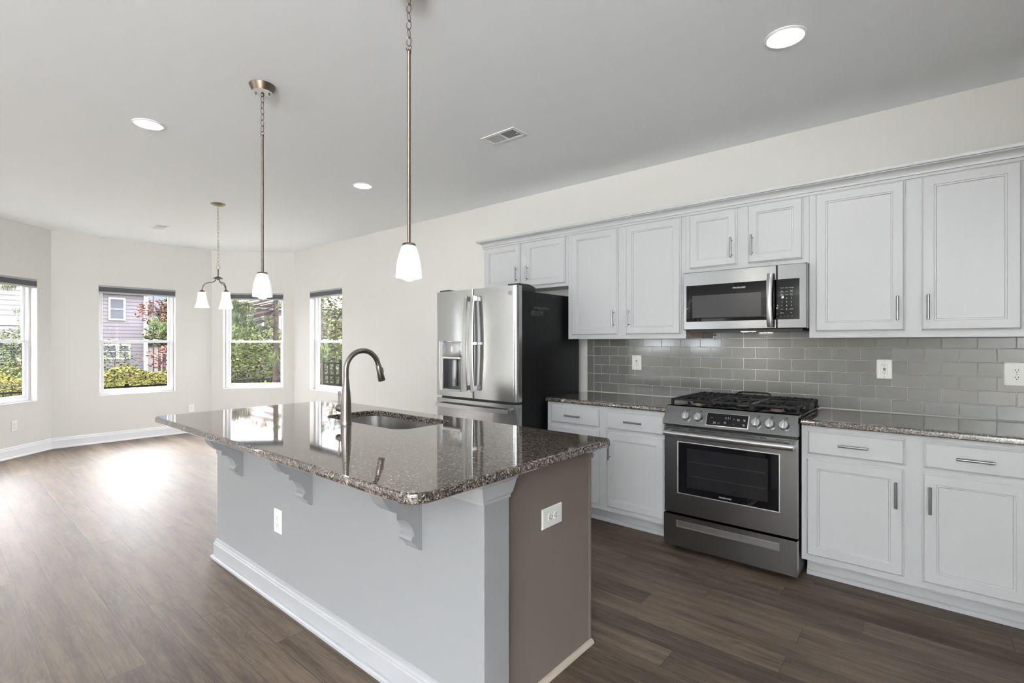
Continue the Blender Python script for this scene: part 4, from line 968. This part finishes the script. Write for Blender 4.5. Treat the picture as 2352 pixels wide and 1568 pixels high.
# ================================================================== OUTSIDE
GZ = -.95
b = MB(); b.box(-90, 20, -60, 80, GZ - .1, GZ); tag(b.build('lawn', M_GRASS, None), 'grass and leaf litter seen through the windows', 'grass', kind='stuff')
def gable(b, x0, x1, y0, y1, z0, z1, axis='y', ov=.4):
    th = .15
    if axis == 'y':
        xm_ = (x0 + x1) / 2; b.prism([(x0 - ov, z0), (xm_, z1), (x1 + ov, z0), (x1 + ov, z0 + th), (xm_, z1 + th), (x0 - ov, z0 + th)], 'y', y0 - ov, y1 + ov)
    else:
        ym_ = (y0 + y1) / 2; b.prism([(y0 - ov, z0), (ym_, z1), (y1 + ov, z0), (y1 + ov, z0 + th), (ym_, z1 + th), (y0 - ov, z0 + th)], 'x', x0 - ov, x1 + ov)
def hwin(parent, x, y0, y1, z0, z1):
    b = MB(); t = .11
    for q in ((y0 - t, y0, z0 - t, z1 + t), (y1, y1 + t, z0 - t, z1 + t), (y0, y1, z0 - t, z0), (y0, y1, z1, z1 + t), (y0, y1, (z0 + z1) / 2 - .03, (z0 + z1) / 2 + .03)): b.box(x, x + .06, q[0], q[1], q[2], q[3])
    f = b.build('window', M_HTRIM, parent, world=True)
    b = MB(); b.box(x + .002, x + .03, y0, y1, z0, z1); b.build('window_pane', M_PANE, f, world=True)
# lilac house seen through the second window
hs = thing('house', 'lilac sided two-storey house seen through the second window', 'house', (-45, 8, GZ))
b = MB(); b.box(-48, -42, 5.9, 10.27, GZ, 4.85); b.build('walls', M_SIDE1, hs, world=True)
b = MB(); b.box(-42.0, -41.93, 10.10, 10.35, GZ, 4.85); b.box(-42.05, -41.6, 5.6, 10.6, 4.72, 4.95); b.build('trim', M_HTRIM, hs, world=True)
b = MB(); gable(b, -48, -41.7, 5.9, 10.27, 4.95, 6.6); b.build('roof', M_ROOFP, hs, world=True)
hwin(hs, -42, 8.28, 8.98, 2.95, 4.25); hwin(hs, -42, 7.85, 8.55, .35, 1.15); hwin(hs, -42, 8.75, 9.25, .35, 1.15)
b = MB(); b.box(-47, -43.5, 10.3, 15, GZ, 1.4); wg = b.build('porch_wing', M_HTRIM, hs, world=True)
b = MB(); b.prism([(10.30, 1.3), (10.30, 2.5), (13.6, 1.3)], 'x', -47.2, -43.2); b.build('porch_roof', M_ROOFP, hs, world=True)
hs = thing('house', 'white sided house seen through the leftmost window', 'house', (-37, 1.5, GZ))
b = MB(); b.box(-41, -34, -4, 4.4, GZ, 4.9); b.build('walls', M_SIDE2, hs, world=True)
b = MB(); gable(b, -41, -34, -4, 4.4, 4.9, 6.8); b.build('roof', M_ROOFP, hs, world=True)
b = MB(); b.box(-34, -33.93, -4, 4.4, 2.2, 2.5); b.build('band_board', M_HTRIM, hs, world=True)
hs = thing('house', 'mauve sided house behind the pine in the third window', 'house', (-36, 22, GZ))
b = MB(); b.box(-40, -33, 12.4, 26, GZ, 3.7); b.build('walls', M_SIDE3, hs, world=True)
b = MB(); gable(b, -40, -33, 12.4, 26, 3.7, 6.4); b.build('roof', M_ROOFP, hs, world=True)
b = MB(); b.box(-33.0, -32.9, 12.2, 26.2, 3.5, 3.75); b.build('trim', M_HTRIM, hs, world=True)
hwin(hs, -33, 13.4, 14.2, 1.6, 3.0); hwin(hs, -33, 15.4, 16.2, 1.6, 3.0); hwin(hs, -33, 17.4, 18.2, 1.6, 3.0)
hs = thing('house', 'house with reddish roof far behind the rightmost window', 'house', (-26, 34, GZ))
b = MB(); b.box(-36, -20, 30, 38, GZ, 3.0); b.build('walls', M_SIDE2, hs, world=True)
b = MB(); gable(b, -36, -20, 30, 38, 3.0, 5.6, 'x'); b.build('roof', M_ROOFP, hs, world=True)
# black fence along the back yard, and the black railing outside the right window
def fence(name, P, Q, ztop, zbot, sp, label, rails, post=2.2, pk=.016):
    P, Q = Vector((*P, 0)), Vector((*Q, 0)); L = (Q - P).length; u = (Q - P) / L
    t = thing(name, label, 'fence', (P.x, P.y, zbot)); b = MB()
    for i in range(int(L / sp) + 1):
        c = P + u * i * sp; b.box(c.x - pk / 2, c.x + pk / 2, c.y - pk / 2, c.y + pk / 2, zbot, ztop)
    b.build('pickets', M_FENCE, t, world=True)
    for z in rails:
        b = MB(); b.bar((P.x, P.y, z), (Q.x, Q.y, z), .035, .035); b.build('rail', M_FENCE, t, world=True)
    for i in range(int(L / post) + 1):
        c = P + u * i * post; b = MB(); b.box(c.x - .035, c.x + .035, c.y - .035, c.y + .035, zbot, ztop + .05); b.build('post', M_FENCE, t, world=True)
fence('metal_fence', (-14.2, -3.5), (-14.2, 9.5), .35, GZ, .115, 'black metal picket fence behind the second window, in front of the hedge', (.335, .10, GZ + .15), 2.2)
fence('metal_railing', (-10.7, 5.3), (-7.9, 5.3), .955, GZ, .205, 'black metal railing outside the rightmost window', (.94, .70, .52), 1.9, .028)
# foliage
def leaves(name, m, n, shape, size, parent=None, seed=1):
    R_ = random.Random(seed); vs, fs = [], []
    for _ in range(n):
        p = shape(R_)
        if p[2] < GZ + size * 1.5: continue
        a = R_.uniform(0, 2 * pi); e_ = R_.uniform(-1, 1); s_ = size * R_.uniform(.6, 1.3)
        u = Vector((cos(a), sin(a), R_.uniform(-.6, .6))).normalized(); v = u.cross(Vector((R_.uniform(-1, 1), R_.uniform(-1, 1), R_.uniform(-1, 1)))).normalized()
        i = len(vs); p = Vector(p); vs += [p - u * s_, p + v * s_ * .45, p + u * s_, p - v * s_ * .45]; fs.append((i, i + 1, i + 2, i + 3))
    me = bpy.data.meshes.new(name); me.from_pydata([tuple(v) for v in vs], [], fs); me.materials.append(m)
    o = bpy.data.objects.new(name, me); COL.objects.link(o)
    if parent is not None: o.parent = parent; o.matrix_parent_inverse = WM[parent.name].inverted()
    WM[o.name] = Matrix.Identity(4); return o
def ell(c, r, shell=.35):
    def f(R_):
        while True:
            q = Vector((R_.uniform(-1, 1), R_.uniform(-1, 1), R_.uniform(-1, 1)))
            if shell < q.length < 1: return (c[0] + q.x * r[0], c[1] + q.y * r[1], c[2] + q.z * r[2])
    return f
def boxs(x0, x1, y0, y1, z0, z1):
    def f(R_):
        x, y = R_.uniform(x0, x1), R_.uniform(y0, y1); zt = z1 + .05 * sin(y * 2.3) + .07 * sin(y * 5.1 + x)
        return (x, y, R_.uniform(z0, zt) if R_.random() < .7 else zt - R_.random() ** 2 * .4)
    return f
tag(leaves('hedge', M_HEDGE, 26000, boxs(-16.4, -14.9, -2, 5.2, GZ + .1, .62), .038, seed=3), 'yellow-green hedge behind the black fence, second window', 'hedge')
def tree(x, y, r, zc_, m, n, label, size=.08, tr=.07, seed=5, cat='tree', name='leafy_tree'):
    t = thing(name, label, cat, (x, y, GZ), 0, 'trees and shrubs beyond the yard')
    leaves('foliage', m, n, ell((x, y, zc_), r), size, t, seed)
    b = MB(); R_ = random.Random(seed); b.tube([(x, y, GZ + .004), (x + .05, y, zc_ - r[2] * .4), (x, y + .05, zc_ + r[2] * .5)], [tr, tr * .8, tr * .3], 10)
    for i in range(7):
        a = R_.uniform(0, 2 * pi); z = zc_ - r[2] * .5 + i * r[2] * .16; b.tube([(x, y, z), (x + cos(a) * r[0] * .4, y + sin(a) * r[1] * .4, z + .2 * r[2]), (x + cos(a) * r[0] * .8, y + sin(a) * r[1] * .8, z + .45 * r[2])], [tr * .45, tr * .3, tr * .12], 6)
    b.build('trunk', M_BARK, t, 50, world=True); return t
def at(u_, dep, z=None): 
    t = (u_ - 1176) / FPX; return (dep * (t * sin(YAW) - cos(YAW)), dep * (t * cos(YAW) + sin(YAW)))
x, y = at(366, 27); tree(x, y, (1.05, 1.05, .70), 2.95, M_RED, 560, 'red-leaved tree right of the lilac house in the second window', .10, seed=11)
x, y = at(376, 24); tree(x, y, (.8, .8, .6), 1.75, M_GREEN, 700, 'green bushy tree beside the lilac house in the second window', .10, seed=12)
x, y = at(378, 17.6); tree(x, y, (.6, .6, .45), .80, M_RED, 260, 'small reddish shrub above the hedge at the right of the second window', .06, .03, 13, 'shrub', 'shrub')
x, y = at(262, 17.6); tree(x, y, (.7, .7, .8), .75, M_GREEN, 420, 'sparse shrub in front of the lilac house at the lower left of the second window', .06, .02, 14, 'shrub', 'shrub')
x, y = at(30, 18.5); tree(x, y, (1.7, 1.7, 1.4), .45, M_OLIVE, 9000, 'dense olive bush filling the lower half of the leftmost window', .055, .05, 15, 'shrub', 'shrub')
x, y = at(8, 12.2); tree(x, y, (.8, .8, .7), .35, M_GREEN, 1500, 'yellow-green bush at the left edge of the leftmost window', .05, .03, 16, 'shrub', 'shrub')
x, y = at(585, 19); tree(x, y, (1.9, 1.9, 1.5), .55, M_OLIVE, 9000, 'olive undergrowth filling the lower half of the third window', .07, .05, 17, 'shrub', 'shrub')
x, y = at(548, 26); tree(x, y, (1.3, 1.3, 1.2), 1.2, M_GREEN, 1200, 'green tree behind the pine in the third window', .10, .06, 18)
x, y = at(768, 13.5); tree(x, y, (1.0, 1.0, 1.5), 1.4, M_GREEN, 3600, 'leafy tree in the upper half of the rightmost window', .06, .05, 19)
x, y = at(750, 17.5); tree(x, y, (1.5, 1.5, 1.5), .6, M_OLIVE, 5200, 'dark bush behind the railing in the rightmost window', .07, .05, 20, 'shrub', 'shrub')
x, y = at(790, 24); tree(x, y, (2.2, 2.2, 1.7), .77, M_HEDGE, 3600, 'yellowing bush far behind the railing in the rightmost window', .08, .05, 26, 'shrub', 'shrub')
x, y = at(398, 33.5); tree(x, y, (.85, .85, 2.0), 2.6, M_OLIVE, 2600, 'distant olive tree behind the red-leaved tree', .14, .08, 27)
def pine(x, y, label, tr, zt, tufts, seed):
    t = thing('pine_tree', label, 'tree', (x, y, GZ), 0, 'pine trees in the yard'); R_ = random.Random(seed)
    b = MB(); b.tube([(x, y, GZ + .004), (x + .03, y, 1), (x, y, zt)], [tr, tr * .85, tr * .5], 12)
    vs, fs = [], []
    for (u_, v_, dep, rad) in tufts:
        px_, py_ = at(u_, dep); pz_ = CAMH - (v_ - HORIZ) * dep / FPX; c = Vector((px_, py_, pz_))
        b.tube([(x, y, pz_ + .25), ((x + c.x) / 2, (y + c.y) / 2, pz_ + .12), tuple(c)], [tr * .22, tr * .14, tr * .06], 6)
        for _ in range(int(130)):
            d = Vector((R_.gauss(0, 1), R_.gauss(0, 1), R_.gauss(0, .8) + .25)).normalized(); w = d.cross(Vector((0, 0, 1))).normalized() * .0045; l = rad * R_.uniform(.55, 1.0)
            c2 = c + Vector((R_.uniform(-1, 1), R_.uniform(-1, 1), R_.uniform(-.5, .5))) * rad * .3
            i = len(vs); vs += [c2 - w, c2 + w, c2 + d * l]; fs.append((i, i + 1, i + 2))
    b.build('trunk', M_BARK, t, 50, world=True)
    me = bpy.data.meshes.new('needles'); me.from_pydata([tuple(v) for v in vs], [], fs); me.materials.append(M_PINE)
    o = bpy.data.objects.new('needles', me); COL.objects.link(o); o.parent = t; o.matrix_parent_inverse = WM[t.name].inverted()
x, y = at(633, 13.2)
R2 = random.Random(31)
pine(x, y, 'pine tree whose trunk stands at the right of the third window', .085, 6, [(550 + R2.uniform(-18, 30), 700 + R2.uniform(-10, 50), 12.5, .28) for _ in range(26)] + [(u_, v_, 12.8, .26) for u_, v_ in ((570, 765), (555, 770), (648, 765), (620, 745), (612, 735), (640, 690), (645, 700), (598, 755), (630, 820), (625, 830), (585, 680), (606, 676), (640, 672), (545, 800), (535, 765))], 32)
x, y = at(352, 20)
pine(x, y, 'young pine right of the lilac house in the second window', .03, 3.2, [(355, 742, 19.5, .45), (365, 745, 19.5, .4), (372, 750, 19, .4), (348, 748, 19.8, .4), (380, 758, 19, .38), (360, 735, 19, .3)], 33)
x, y = at(53, 13.6)
pine(x, y, 'dark-trunked pine at the right edge of the leftmost window', .06, 6, [(40, 715, 13.3, .28), (48, 740, 13.3, .25), (45, 760, 13.3, .25), (10, 660, 13.3, .22), (24, 658, 13.3, .25), (36, 655, 13.3, .2)], 34)
x, y = at(738, 9.6)
pine(x, y, 'pine sapling at the left of the rightmost window', .02, 2.6, [(742, 805, 9.3, .2), (746, 812, 9.2, .2), (741, 690, 9.4, .12), (739, 700, 9.4, .12)], 35)

bpy.context.view_layer.update()
